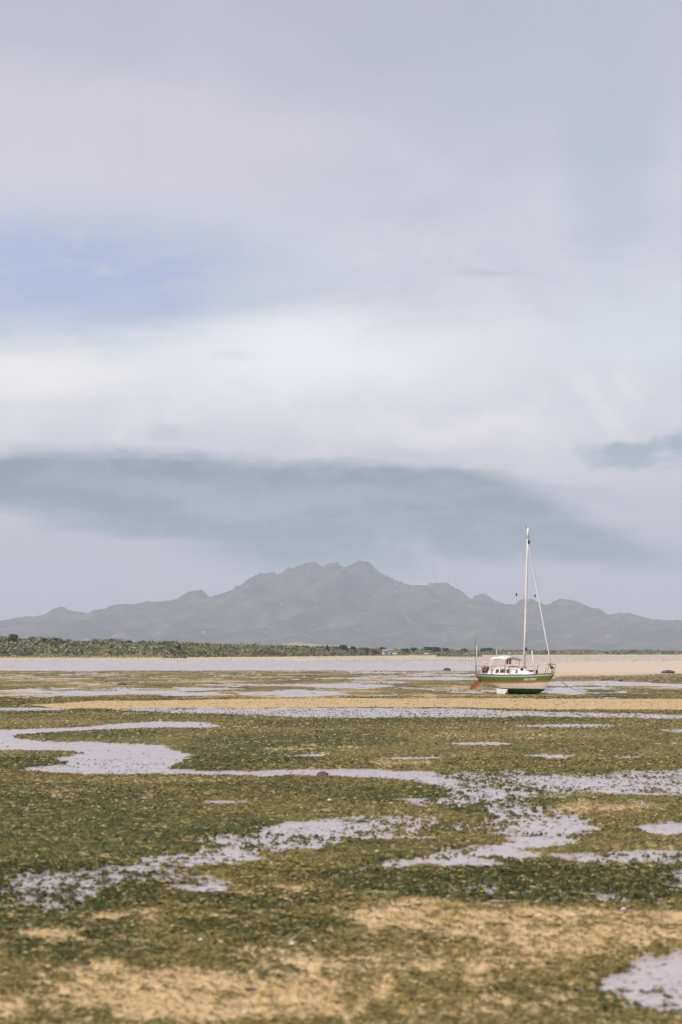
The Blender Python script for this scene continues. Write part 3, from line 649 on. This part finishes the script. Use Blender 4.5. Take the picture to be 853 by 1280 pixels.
# ------------------------------------------------------------------ beach house, shed, car, jetty
white = mat('white_weatherboard', (.78, .76, .72), .7, var=.08); roofm = mat('grey_roof', (.30, .33, .36), .6); glassd = mat('dark_glass', (.05, .06, .07), .15)
blu = mat('blue_grey_cladding', (.22, .26, .31), .7); trimm = mat('pale_trim', (.62, .60, .56), .6); palegrn = mat('pale_green_paint', (.40, .46, .38), .7)
def house(px, d, z0, w, dpt, h, rh, wallm, label, name, nwin, veranda=False, rz=0.1):
    root = empty(name, (gx(px, d), d, z0), (0, 0, rz), label=label, cat='house' if name == 'beach_house' else 'shed')
    MB().box((0, 0, h / 2), (w, dpt, h)).build('wall', wallm, root)
    r_ = MB(); e = .45; y0 = dpt / 2 + e; X = w / 2 + e
    r_.add([(-X, -y0, h + .003), (X, -y0, h + .003), (X, y0, h + .003), (-X, y0, h + .003), (-X + .1, 0, h + rh), (X - .1, 0, h + rh), (-X, -y0, h + .15), (X, -y0, h + .15), (X, y0, h + .15), (-X, y0, h + .15)],
           [(3, 2, 1, 0), (0, 1, 7, 6), (1, 2, 8, 7), (2, 3, 9, 8), (3, 0, 6, 9), (6, 7, 5, 4), (8, 9, 4, 5), (9, 6, 4), (7, 8, 5)])
    r_.build('roof', roofm, root)
    for i in range(nwin):
        x = -w / 2 + (i + .75) * w / (nwin + .5)
        f = MB().box((x, -dpt / 2 - .03, h * .58), (1.25, .08, 1.05)).build('window', trimm, root)
        MB().box((x, -dpt / 2 - .09, h * .58), (1.05, .05, .85)).build('pane', glassd, f)
    dr = MB().box((w / 2 - .8, -dpt / 2 - .03, 1.0), (.85, .07, 2.0)).build('door', trimm if nwin > 1 else glassd, root)
    if veranda:
        MB().box((0, -dpt / 2 - 1.1, .25), (w, 2.1, .3)).build('deck', mat('deck_timber', (.35, .29, .22), .8), root)
        for i in range(4):
            MB().box((-w / 2 + .1 + i * (w - .2) / 3, -dpt / 2 - 2.0, 1.4), (.12, .12, 2.2)).build('post', trimm, root)
        MB().box((0, -dpt / 2 - 1.25, h - .12), (w + .4, 2.1, .08)).build('veranda_roof', roofm, root)
    return root
house(482.5, 1375, .9, 5.0, 5, 2.9, 1.3, white, 'small white beach house among the trees behind the beach', 'beach_house', 2, True)
house(488.5, 1362, .9, 4.2, 6, 3.6, 1.1, blu, 'blue grey gabled shed beside the white beach house', 'boat_shed', 1, rz=-.12)
def car(px, d, z0, label, rz, k=1.0):
    root = empty('parked_car', (gx(px, d), d, z0), (0, 0, rz), label=label, cat='car')
    b = MB(); prof_ = [(-2.1, .35), (-2.1, .8), (-1.9, .95), (-1.5, 1.45), (.4, 1.48), (1.0, 1.0), (1.95, .88), (2.1, .6), (2.1, .35)]
    n_ = len(prof_); b.add([(x, -.85, z) for x, z in prof_] + [(x, .85, z) for x, z in prof_], [tuple(range(n_)), tuple(reversed(range(n_, 2 * n_)))] + [(i, (i + n_), (i + 1) % n_ + n_, (i + 1) % n_) for i in range(n_)])
    b.build('body', mat('white_car_paint', (.75, .75, .74), .3), root)
    MB().box((-.55, 0, 1.2), (1.75, 1.74, .34), .92).build('window', glassd, root)
    for x in (-1.3, 1.3):
        for y in (-.8, .8): MB().tube([(x, y - .1, .33), (x, y + .1, .33)], .33, 12).build('wheel', mat('tyre', (.03, .03, .03), .8), root)
car(494, 1345, .85, 'white car parked in front of the blue grey shed', .1)
car(533.5, 1500, .8, 'small white car parked alone right of the house among the trees', -.2)

def jetty():
    d = 1000.0; x0, x1 = gx(546, d), gx(602, d); tim = mat('weathered_timber', (.11, .075, .055), .9, var=.35)
    root = empty('timber_jetty', ((x0 + x1) / 2, d, 0), label='low dark timber jetty on posts across the sand behind the yacht', cat='jetty'); w = x1 - x0
    for i in range(15):
        x = -w / 2 + i * w / 14
        for y in (-.8, .8): MB().box((x, y, .55), (.34, .34, 1.5 + .12 * ((i * 7) % 3))).build('post', tim, root)
    for z, y in ((1.0, -1.0), (.62, -1.01)): MB().box((0, y, z), (w + .4, .12, .28)).build('rail', tim, root)
    me0 = None
    for i in range(54):
        x = -w / 2 + (i + .5) * w / 54
        if me0 is None: o = MB().box((0, 0, 0), (w / 54 * .88, 2.3, .1)).build('plank', tim, root); me0 = o.data
        else: o = bpy.data.objects.new('plank', me0); COL.objects.link(o); o.parent = root
        o.location = (x, 0, 1.22 + .015 * ((i * 5) % 4))
jetty()
# ------------------------------------------------------------------ the yacht
BD = gd(868.0)                     # distance of the yacht
YAW = R(-50)
WHT = mat('white_gelcoat', (.84, .79, .75), .35, var=.04, scale=2.5); GRN = mat('green_hull_paint', (.105, .235, .06), .4, var=.1); ORG = mat('orange_stripe_paint', (.82, .20, .055), .45, var=.1)
AFG = mat('dark_green_antifouling', (.012, .07, .03), .7, var=.35, scale=3); DKG = mat('dark_rub_rail', (.16, .12, .12), .6); GLS = mat('tinted_window', (.075, .08, .085), .12)
ALU = mat('white_painted_mast', (.78, .75, .71), .4, var=.05); STL = mat('stainless_tube', (.42, .38, .35), .35, .7); BLK = mat('black_fitting', (.02, .02, .022), .5)
CNV = mat('white_canvas', (.78, .75, .74), .8, var=.05); RUS = mat('orange_rudder_paint', (.52, .19, .06), .6, var=.25); WOD = mat('brown_wood', (.22, .09, .035), .6, var=.3); RED = mat('red_rope', (.40, .05, .045), .7)
boat = empty('sailing_yacht', (gx(646.3, BD), BD, .0), (R(-1.5), 0, YAW), label='white sailing yacht with green and orange hull stripes aground on the flat', cat='yacht')
boat.scale = (.93, 1, 1)
LA, LF = -3.7, 3.7
xs = np.concatenate([np.linspace(LA, 2.6, 30), np.linspace(2.75, LF, 12)])
def zk(x): return np.interp(x, [-3.7, -3.2, -2.5, -1.7, -.8, 0, .8, 1.6, 2.3, 2.75, 2.95, 3.25, 3.5, 3.7], [.84, .68, .50, .33, .18, .09, .05, .05, .12, .30, .50, .85, 1.18, 1.47])
def zd(x): return np.interp(x, [-3.7, -2, 0, 2, 3.7], [1.42, 1.36, 1.35, 1.40, 1.52])
def bd(x):
    t = np.clip((x - LA) / (LF - LA), 0, 1); return np.interp(t, [0, .15, .35, .5, .62, .74, .84, .92, .97, 1], [.82, 1.0, 1.16, 1.19, 1.12, .92, .66, .38, .17, .02])
def zgt(x): return zd(x) - .135
def zgb(x): return zgt(x) - np.interp(x, [-3.7, 3.7], [.36, .34])
def zob(x): return zgb(x) - .115
def zaf(x): return np.interp(x, [-3.7, 3.7], [.40, .44])
NV = 26
levels = [0.0]
V = []; M = []
cuts = []
for x in xs:
    k0, kd = float(zk(x)), float(zd(x))
    c = [k0, max(k0, float(zaf(x))), max(k0, float(zob(x))), max(k0, float(zgb(x))), max(k0, float(zgt(x))), kd]
    z = []
    for a, b, n_ in zip(c[:-1], c[1:], (9, 7, 2, 4, 3)): z += [a + (b - a) * i / n_ for i in range(n_)]
    z.append(kd); cuts.append(z)
Z = np.array(cuts); nz = Z.shape[1]; band_id = [3] * 9 + [0] * 7 + [2] * 2 + [1] * 4 + [0] * 3
def half(x, z):
    k0, kd = zk(x), zd(x); t = np.clip((z - k0) / (kd - k0 + 1e-6), 0, 1)
    full = np.interp(x, [-3.7, -1, 1.5, 3.0, 3.7], [.42, .40, .46, .72, .95])
    return bd(x) * t ** full * (1 - .04 * (1 - t))
Xg = np.repeat(xs[:, None], nz, 1); Yg = half(Xg, Z)
# the stem is raked: lower rows end further aft by the keel profile itself
V = [(Xg[i, j], -Yg[i, j], Z[i, j]) for i in range(len(xs)) for j in range(nz)] + [(Xg[i, j], Yg[i, j], Z[i, j]) for i in range(len(xs)) for j in range(nz)]
Fs = []; mi = []; o2 = len(xs) * nz
for i in range(len(xs) - 1):
    for j in range(nz - 1):
        a = i * nz + j
        Fs.append((a, a + nz, a + nz + 1, a + 1)); mi.append(band_id[j]); Fs.append((o2 + a, o2 + a + 1, o2 + a + nz + 1, o2 + a + nz)); mi.append(band_id[j])
Fs.append(tuple(list(range(nz)) + [o2 + j for j in reversed(range(1, nz))])); mi.append(0)
e_ = (len(xs) - 1) * nz
for j in range(nz - 1): Fs.append((e_ + j, o2 + e_ + j, o2 + e_ + j + 1, e_ + j + 1)); mi.append(0)
me = bpy.data.meshes.new('hull'); me.from_pydata(V, [], Fs); me.update()
me.polygons.foreach_set('use_smooth', [True] * (len(Fs))); 
hull = link('hull', me, [WHT, GRN, ORG, AFG], boat); me.polygons.foreach_set('material_index', mi); me.polygons[len(Fs) - nz].use_smooth = False
# deck
dk_ = MB(); v_ = []; 
for x in xs: b_ = float(bd(x)) - .004; z_ = float(zd(x)) - .01; v_ += [(x, -b_, z_), (x, -b_ * .4, z_ + .05), (x, b_ * .4, z_ + .05), (x, b_, z_)]
dk_.add(v_, [(4 * i + j, 4 * i + 4 + j, 4 * i + 5 + j, 4 * i + 1 + j) for i in range(len(xs) - 1) for j in range(3)], True)
dk_.build('deck', mat('grey_white_deck', (.60, .57, .56), .6, var=.1), boat)
for sgn in (-1, 1):
    MB().tube([(x, sgn * (float(bd(x)) + .012), float(zd(x)) + .0) for x in xs], .034, 6).build('rub_rail', DKG, boat)
# bow stem fitting
MB().tube([(3.715, 0, 1.56), (3.70, 0, 1.40), (3.52, 0, 1.16), (3.40, 0, 1.02)], [.05, .045, .035, .03], 6).build('stem_fitting', mat('dark_stem', (.07, .07, .05), .6), boat)
MB().box((3.72, 0, 1.57), (.26, .14, .07)).build('bow_roller', mat('green_grey_metal', (.25, .32, .27), .5), boat)
# keels
for sgn in (-1, 1):
    kb = MB(); kb.add([(-1.55, sgn * .52, .40), (-.95 + .6, sgn * .52, .34), (-.62, sgn * .60, -.03), (-1.42, sgn * .60, -.03), (-1.55, sgn * .60, .40), (-.35, sgn * .60, .34), (-.62, sgn * .68, -.03), (-1.42, sgn * .68, -.03)],
           [(0, 1, 2, 3), (7, 6, 5, 4), (0, 4, 5, 1), (1, 5, 6, 2), (2, 6, 7, 3), (3, 7, 4, 0)])
    kb.build('bilge_keel', mat('pale_keel_paint', (.66, .64, .60), .6, var=.12), boat)
MB().tube([(-.9, 0, .16), (-.3, 0, .02), (1.0, 0, -.02), (1.9, 0, .06)], [.06, .12, .14, .08], 8).build('ballast_keel', AFG, boat)
# rudder swung out behind the transom
rd = MB(); rp = [(-.16, .96), (.05, 1.0), (.14, .74), (-.30, .30), (-.56, .26), (-.66, .38)]
rd.add([(-3.80 + .643 * a, -.2 + .766 * a - .25 * abs(a), z) for a, z in rp] + [(-3.86 + .643 * a, -.14 + .766 * a - .25 * abs(a), z) for a, z in rp], [(0, 1, 2, 3, 4, 5), (11, 10, 9, 8, 7, 6)] + [(i, i + 6, (i + 1) % 6 + 6, (i + 1) % 6) for i in range(6)])
rudder = rd.build('rudder', RUS, boat)
MB().box((-3.76, -.1, 1.0), (.10, .5, .12)).build('gudgeon', BLK, rudder)
# cabin
cb = MB(); st_ = [(-1.75, .72, .60, 1.36, 1.84), (-.9, .76, .64, 1.36, 1.92), (.3, .74, .62, 1.36, 1.86), (1.1, .60, .48, 1.38, 1.74), (1.9, .34, .24, 1.42, 1.50)]
vv = []
for x, b1, b2, z1, z2 in st_: vv += [(x, -b1, z1), (x, -b2, z2 - .05), (x, -b2 * .8, z2), (x, b2 * .8, z2), (x, b2, z2 - .05), (x, b1, z1)]
cb.add(vv, [(6 * i + j, 6 * i + 6 + j, 6 * i + 7 + j, 6 * i + 1 + j) for i in range(4) for j in range(5)] + [(0, 1, 2, 3, 4, 5), (29, 28, 27, 26, 25, 24)])
cab = cb.build('cabin', WHT, boat, .015)
def cab_side(x, f):   # point on the cabin side, f=0 bottom .. 1 top
    X_ = [q[0] for q in st_]; b1 = np.interp(x, X_, [q[1] for q in st_]); b2 = np.interp(x, X_, [q[2] for q in st_]); z1 = np.interp(x, X_, [q[3] for q in st_]); z2 = np.interp(x, X_, [q[4] for q in st_]) - .05
    return float(b1 + (b2 - b1) * f), float(z1 + (z2 - z1) * f)
for sgn in (-1, 1):
    for xa, xb in ((-1.60, -1.22), (-1.10, -.60), (-.42, .62)):
        w_ = MB(); q = []
        for o_ in (.012, -.01):
            for x, f in ((xa, .28), (xb, .30), (xb, .80), (xa, .82)):
                y, z = cab_side(x, f); q.append((x, sgn * (y + o_), z))
        w_.add(q, [(0, 1, 2, 3), (7, 6, 5, 4), (0, 4, 5, 1), (1, 5, 6, 2), (2, 6, 7, 3), (3, 7, 4, 0)])
        w_.build('window', GLS, boat)
        y0_, z0_ = cab_side((xa + xb) / 2, .9)
        MB().box(((xa + xb) / 2, sgn * (y0_ + .008), z0_ - .01), (xb - xa + .06, .03, .03)).build('window_frame', STL, boat)
MB().box((-.75, 0, 1.955), (.95, .62, .07), .95).build('sliding_hatch', mat('grey_hatch', (.5, .5, .49), .5), boat, .01)
MB().box((1.35, 0, 1.70), (.42, .42, .06), .9).build('fore_hatch', GLS, boat)
MB().box((-2.15, 0, 1.47), (.9, .9, .02)).build('cockpit_sole', mat('brown_cockpit', (.2, .15, .11), .8), boat)
for sgn in (-1, 1): MB().box((-2.5, sgn * .58, 1.50), (1.5, .12, .20)).build('coaming', WHT, boat, .02)
MB().box((1.0, -.52, 1.78), (.17, .12, .14)).build('vent', BLK, boat)
# spars
mh = [(.72, 0, 1.86), (.77, 0, 4.6), (.80, 0, 7.2), (.83, 0, 9.6), (.86, 0, 11.72)]
mast = MB().tube(mh, [.10, .096, .088, .08, .066], 12).build('mast', ALU, boat)
MB().tube([(.85, 0, 11.0), (.86, 0, 11.78)], .088, 10).build('masthead_sleeve', CNV, mast)
MB().box((.74, 0, 11.75), (.10, .1, .14)).build('masthead_fitting', BLK, mast)
MB().box((.97, 0, 10.75), (.10, .12, .26)).build('masthead_block', BLK, mast)
MB().box((.87, 0, 3.2), (.10, .1, .2)).build('mast_cleat', BLK, mast)
MB().box((.72, 0, 1.90), (.28, .28, .08)).build('mast_step', STL, mast)
ZS = 6.98
for sgn in (-1, 1):
    MB().tube([(.80, 0, ZS), (.74, sgn * .95, ZS + .03)], [.009, .006], 6).build('spreader', STL, mast)
    MB().blob((.74, sgn * .95, ZS + .03), (.05, .05, .13), 8, 6).build('spreader_boot', BLK, mast)
def rig(name, pts, r=.0035, m_=STL): return MB().tube(pts, r, 5).build(name, m_, boat)
for sgn in (-1, 1):
    rig('shroud', [(.85, 0, 11.3), (.74, sgn * .95, ZS + .03), (.42, sgn * 1.12, 1.42)]); rig('lower_shroud', [(.8, 0, ZS - .1), (.02, sgn * 1.12, 1.42)])
rig('backstay', [(.80, 0, 11.6), (-3.6, 0, 1.5)], .0035)
# forestay with furled headsail
a, b = np.array((.94, 0, 10.6)), np.array((3.50, 0, 2.02)); pts = [tuple(a + (b - a) * t) for t in np.linspace(0, 1, 12)]
rig('forestay', [(.87, 0, 11.2), tuple(b), (3.66, 0, 1.6)], .008)
fs_ = MB().tube(pts, [.018, .028, .036, .044, .05, .054, .056, .058, .056, .052, .045, .03], 8).build('furled_headsail', mat('furled_sail', (.66, .66, .68), .8, var=.1), boat)
MB().blob((3.50 - .33, 0, 2.02 + 1.0), (.06, .06, .14), 8, 6).build('sail_tie', BLK, fs_)
MB().tube([(3.53, 0, 1.98), (3.57, 0, 1.86)], [.11, .11], 10).build('furling_drum', BLK, boat)
# boom-less mast: pole stowed upright on the foredeck
rig('spinnaker_pole', [(1.95, -.1, 1.5), (1.62, -.12, 3.08)], .045, ALU)
MB().box((2.42, -.4, 1.60), (.09, .09, .32)).build('bollard', BLK, boat)
# pulpit
for sgn in (-1, 1):
    p = MB(); p.tube([(2.55, sgn * .58, 1.45), (2.70, sgn * .54, 2.10), (3.30, sgn * .30, 2.14), (3.92, sgn * .06, 2.17)], .022, 6); p.tube([(3.20, sgn * .32, 1.50), (3.34, sgn * .28, 2.13)], .02, 6); p.tube([(3.66, sgn * .06, 1.55), (3.95, sgn * .05, 2.17)], .022, 6)
    p.build('pulpit_rail', STL, boat)
MB().tube([(3.3, -.05, 2.20), (3.38, 0, 2.06), (3.5, .05, 1.86)], [.05, .04, .06], 6).build('anchor', mat('rusty_anchor', (.13, .06, .035), .8), boat)
# pushpit, stanchions, lifelines
for sgn in (-1, 1):
    p = MB(); p.tube([(-3.62, sgn * .2, 1.95), (-3.60, sgn * .80, 1.98), (-2.75, sgn * .98, 1.95), (-2.72, sgn * .98, 1.40)], .018, 6); p.tube([(-3.60, sgn * .8, 1.42), (-3.60, sgn * .80, 1.98)], .018, 6); p.tube([(-3.60, sgn * .8, 1.70), (-2.74, sgn * .98, 1.68)], .012, 6)
    p.build('pushpit_rail', STL, boat)
    for x in (-1.5, -.2, 1.1): MB().tube([(x, sgn * (float(bd(x)) - .06), 1.36), (x, sgn * (float(bd(x)) - .06), 1.98)], .015, 6).build('stanchion', STL if x < -1 else BLK, boat)
    rig('lifeline', [(-2.72, sgn * .98, 1.94), (-1.5, sgn * 1.09, 1.96), (-.2, sgn * 1.13, 1.96), (1.1, sgn * .98, 1.97), (2.70, sgn * .54, 2.05)], .006)
rig('flag_staff', [(-3.62, -.74, 1.42), (-3.60, -.76, 3.42)], .035, ALU); rig('aerial', [(-3.60, -.86, 1.42), (-3.62, -.86, 3.9)], .010, BLK)
rig('whip_aerial', [(-1.9, -.3, 2.7), (-1.92, -.3, 3.2)], .022, ALU); rig('short_aerial', [(-.7, -.2, 2.66), (-.7, -.2, 2.98)], .015, ALU)
# canvas sun canopy over the cockpit on its own frame
cn = MB(); vv = []; nx_, ny_ = 9, 11
for i in range(nx_):
    for j in range(ny_):
        u_, v__ = i / (nx_ - 1), j / (ny_ - 1); x = -2.15 + 1.75 * u_; y = -.78 + 1.56 * v__
        vv.append((x, y, 2.50 + .17 * math.sin(v__ * math.pi) ** .7 + .05 * math.sin(u_ * math.pi) - .03 * math.sin(u_ * 9)))
nn = len(vv); vv += [(x, y, z - .10) for x, y, z in vv]
gf = [(i * ny_ + j, (i + 1) * ny_ + j, (i + 1) * ny_ + j + 1, i * ny_ + j + 1) for i in range(nx_ - 1) for j in range(ny_ - 1)]
cn.add(vv, gf + [tuple(nn + q for q in reversed(f)) for f in gf], True)
rim = [i * ny_ for i in range(nx_)] + [(nx_ - 1) * ny_ + j for j in range(1, ny_)] + [i * ny_ + ny_ - 1 for i in range(nx_ - 2, -1, -1)] + [j for j in range(ny_ - 2, 0, -1)]
cn.F += [(rim[i], nn + rim[i], nn + rim[(i + 1) % len(rim)], rim[(i + 1) % len(rim)]) for i in range(len(rim))]; cn.sm += [False] * len(rim)
canopy = cn.build('canopy', CNV, boat)
for x in (-2.05, -.55):
    for sgn in (-1, 1): MB().tube([(x, sgn * .7, 1.42), (x, sgn * .74, 2.49)], .032 if sgn < 0 else .02, 6).build('canopy_post', ALU if x < -1 else mat('yellowed_post', (.55, .47, .28), .6), boat)
for x, m2 in ((-.75, WOD), (-.45, WOD)): MB().box((x, -.30, 2.34), (.17, .05, .40)).build('hanging_board', m2, canopy)
MB().tube([(-2.15, -.79, 2.49), (-.4, -.79, 2.47)], .012, 5).build('red_edging', RED, canopy)
MB().tube([(-.3, -.5, 1.98), (.1, -.42, 2.0), (.4, -.3, 1.96)], .03, 6).build('coiled_rope', RED, boat)
MB().tube([(.02, -.84, 1.44), (.0, -.82, 1.98)], .035, 6).build('fender_post', BLK, boat)
# outboard motor stowed on the pushpit
om = empty('outboard_motor', (-2.95, -.62, 1.62)); om.parent = boat
MB().blob((0, 0, .24), (.23, .17, .17), 12, 8, .03, 4).build('cowling', mat('orange_cowling', (.55, .20, .07), .5, var=.3), om)
MB().blob((.33, .05, .2), (.17, .15, .15), 10, 7, .1, 5).build('fuel_tank', mat('brown_cover', (.22, .12, .07), .7, var=.3), om)
MB().box((.18, 0, -.02), (.6, .24, .16), .8).build('bracket', BLK, om)
# name on the bow: small white script lettering lying on the green band
cu = bpy.data.curves.new('lettering', 'FONT'); cu.body = 'alambar'; cu.size = .30; cu.shear = .35; cu.extrude = .002; cu.offset = .006
to = bpy.data.objects.new('lettering_src', cu); COL.objects.link(to); bpy.context.view_layer.update()
tm = bpy.data.meshes.new_from_object(to.evaluated_get(bpy.context.evaluated_depsgraph_get())); bpy.data.objects.remove(to)
vx = np.array([v.co[:] for v in tm.vertices]); wdt = vx[:, 0].max()
tx0, tx1 = 1.55, 2.62
for v, c in zip(tm.vertices, vx):
    x = tx0 + (tx1 - tx0) * c[0] / wdt; z = float(zgb(x)) + .085 + c[1] * .95
    v.co = (x, -float(half(x, z)) - .012 - (c[2] * .5), z)
tm.update(); link('name_lettering', tm, mat('pale_lettering', (.72, .74, .62), .6), boat)
# mooring line from the bow to the ground
M3 = lambda x, y, z: (gx(646.3, BD) + x * .93 * math.cos(YAW) - y * math.sin(YAW), BD + x * .93 * math.sin(YAW) + y * math.cos(YAW), z)
p0 = np.array(M3(3.68, 0, 1.5)); p1 = np.array((gx(751, gd(868.3)), gd(868.3), .05)); pts = []
for t in np.linspace(0, 1, 16): q = p0 + (p1 - p0) * t; q[2] -= .55 * math.sin(math.pi * t) * (1 - .35 * t); pts.append(tuple(np.maximum(q, (-1e9, -1e9, .04))))
tag(MB().tube(pts, .032, 6).build('mooring_rope', mat('pale_green_rope', (.62, .74, .62), .7)), 'pale green mooring rope sagging from the yacht bow to the ground', 'rope')

# ------------------------------------------------------------------ small things on the flat
def lump(name, px, py, w, h, m_, label, cat, seed, group=None, sx=.7, rag=.25):
    d = gd(py); x = gx(px, d); z = float(flat(np.array([x]), np.array([d]))[0][0])
    b = MB(); b.blob((0, 0, h * .3), (w / 2, w / 2 * sx, h * .7), 12, 8, rag * .5, seed)
    r = random.Random(seed)
    for i in range(5): b.blob((r.uniform(-.35, .35) * w, r.uniform(-.3, .3) * w * sx, h * r.uniform(.1, .45)), (w * .2, w * .18, h * .35), 8, 6, rag, seed + i + 9)
    o = b.build(name, m_); o.location = (x, d, max(z, 0)); tag(o, label, cat, group); return o
weed = mat('wet_kelp', (.10, .065, .03), .5, var=.5, scale=30, bump=.5); rockm = mat('dark_rock', (.10, .085, .07), .8, var=.4, scale=4, bump=.6); shellm = mat('shell', (.75, .71, .68), .5)
lump('rock', 835.5, 845.2, 1.6, .38, rockm, 'low brown weed covered rock on the sandbank at the right edge', 'rock', 1)
lump('rock', 403.5, 969.5, .28, .10, rockm, 'small dark rock in the thin channel below the middle', 'rock', 2)
lump('rock', 153, 856.5, .8, .22, rockm, 'small dark rock on the far green flat at the left', 'rock', 3)
lump('rock', 559, 838, 1.2, .4, rockm, 'dark rock on the wet flat left of the yacht stern', 'rock', 5)
lump('seaweed_clump', 100, 1209.5, .22, .03, weed, 'reddish brown clump of seaweed on the sand at lower left', 'seaweed', 4)
lump('seaweed_clump', 313, 1240, .16, .02, weed, 'dark brown seaweed strand on the bare sand near the bottom', 'seaweed', 6)
# rocky weedy edge of the bank
bp_ = []
for i in range(170):
    px_ = 700 + 220 * random.random() ** .7; py_ = np.interp(px_, [692, 740, 800, 853, 920], [849.5, 849.2, 849.5, 850, 850]) + random.uniform(-1, 1.2) * np.interp(px_, [700, 853], [.6, 3.2])
    bp_.append((px_, py_))
eb = MB()
for i, (a, b) in enumerate(bp_):
    d = gd(b); s_ = random.uniform(.10, .30); eb.blob((gx(a, d), d, .10), (s_, s_ * .8, s_ * .55), 6, 4, .25, i)
tag(eb.build('bank_cobbles', mat('weedy_cobble', (.21, .165, .10), .8, var=.4, scale=4)), 'brown weed covered cobbles along the edge of the sandbank', 'cobbles', kind='stuff')
# dark tussocks in a row at the top of the beach
for i, px_ in enumerate((206, 210, 214, 218, 222, 226, 230, 232.5)):
    d = gd(822.6 + .04 * i); b = MB(); b.blob((0, 0, .15), (.55, .4, .4), 8, 5, .3, i); b.blob((.3, 0, .12), (.35, .3, .3), 7, 5, .3, i + 30); b.blob((-.35, .1, .15), (.25, .25, .38), 7, 5, .3, i + 60)
    o = b.build('beach_tussock', mat('dark_tussock', (.07, .06, .035), .9)); o.location = (gx(px_, d), d, .06)
    tag(o, ('leftmost', 'second', 'third', 'fourth', 'fifth', 'sixth', 'seventh', 'rightmost')[i] + ' small dark tussock of the row at the top of the far left beach', 'tussock', 'dark tussocks in a row on the beach')
# shells
SH = [(22, 976, 'lying left of the winding channel end, near the left edge'), (412, 1004, 'on the green bed just below the thin channel'), (73, 936, 'on the strip of grass between the two arms of the channel'),
      (366, 1188, 'right one of a close pair above the bare foreground sand'), (394, 1186, 'furthest right of those above the bare foreground sand'), (183, 1234, 'at the left edge of the bare foreground sand'),
      (307, 1277, 'at the very bottom on the bare sand'), (251, 1183, 'left one above the bare foreground sand'), (608, 1191, 'on the mottled sand right of the centre foreground'), (466, 1187, 'on the weedy sand left of the mottled patch'),
      (705, 1239, 'at the tip of the bottom right pool'), (340, 1086, 'in the grass above the dark green bed, left of centre'), (520, 1105, 'on the dark bed just under the long right pool'), (780, 1150, 'on the mottled sand near the right edge')]
sh0 = MB(); 
n_ = 14; vv = [(0, -.02, .004)] + [(.034 * math.cos(a) * (1 + .06 * (i % 2)), .03 * math.sin(a) * (1 + .06 * (i % 2)), .004) for i, a in enumerate(np.linspace(-.3, math.pi + .3, n_))] + [(.018 * math.cos(a), .004 + .016 * math.sin(a), .017) for a in np.linspace(-.3, math.pi + .3, n_)]
sh0.add(vv, [(1 + i, 2 + i, 2 + n_ + i, 1 + n_ + i) for i in range(n_ - 1)] + [(0, 1 + n_ + i, 2 + n_ + i) for i in range(n_ - 1)] + [(0, 1, 1 + n_), (0, 2 * n_, n_)] + [tuple([0] + list(range(n_, 0, -1)))], False)
src = None
for i, (a, b, wh) in enumerate(SH):
    d = gd(b); x = gx(a, d); z = float(flat(np.array([x]), np.array([d]))[0][0])
    if src is None: src = sh0.build('shell', shellm); o = src
    else: o = src.copy(); COL.objects.link(o)
    o.location = (x, d, max(z, 0) + .012); o.rotation_euler = (random.uniform(-.2, .3), random.uniform(-.2, .2), random.uniform(0, 6)); s_ = random.uniform(.5, 1.1) * (1 + max(0, d - 25) * .02); o.scale = (s_,) * 3
    tag(o, 'tiny white shell ' + wh, 'shell', 'white shells scattered over the flat')

# ------------------------------------------------------------------ sea air
hb = MB().box((0, 7400, 392), (19600, 16400, 790)); hz_ = hb.build('haze', [])
hm = bpy.data.materials.new('haze_air'); hm.use_nodes = True; t = hm.node_tree; t.nodes.clear()
pv = t.nodes.new('ShaderNodeVolumePrincipled'); pv.inputs['Color'].default_value = (.71, .785, .91, 1); pv.inputs['Density'].default_value = 7.0e-5; pv.inputs['Anisotropy'].default_value = 0.0
ot = t.nodes.new('ShaderNodeOutputMaterial'); t.links.new(pv.outputs[0], ot.inputs['Volume'])
hz_.data.materials.append(hm); tag(hz_, 'thin sea haze over the bay', 'haze', kind='stuff')
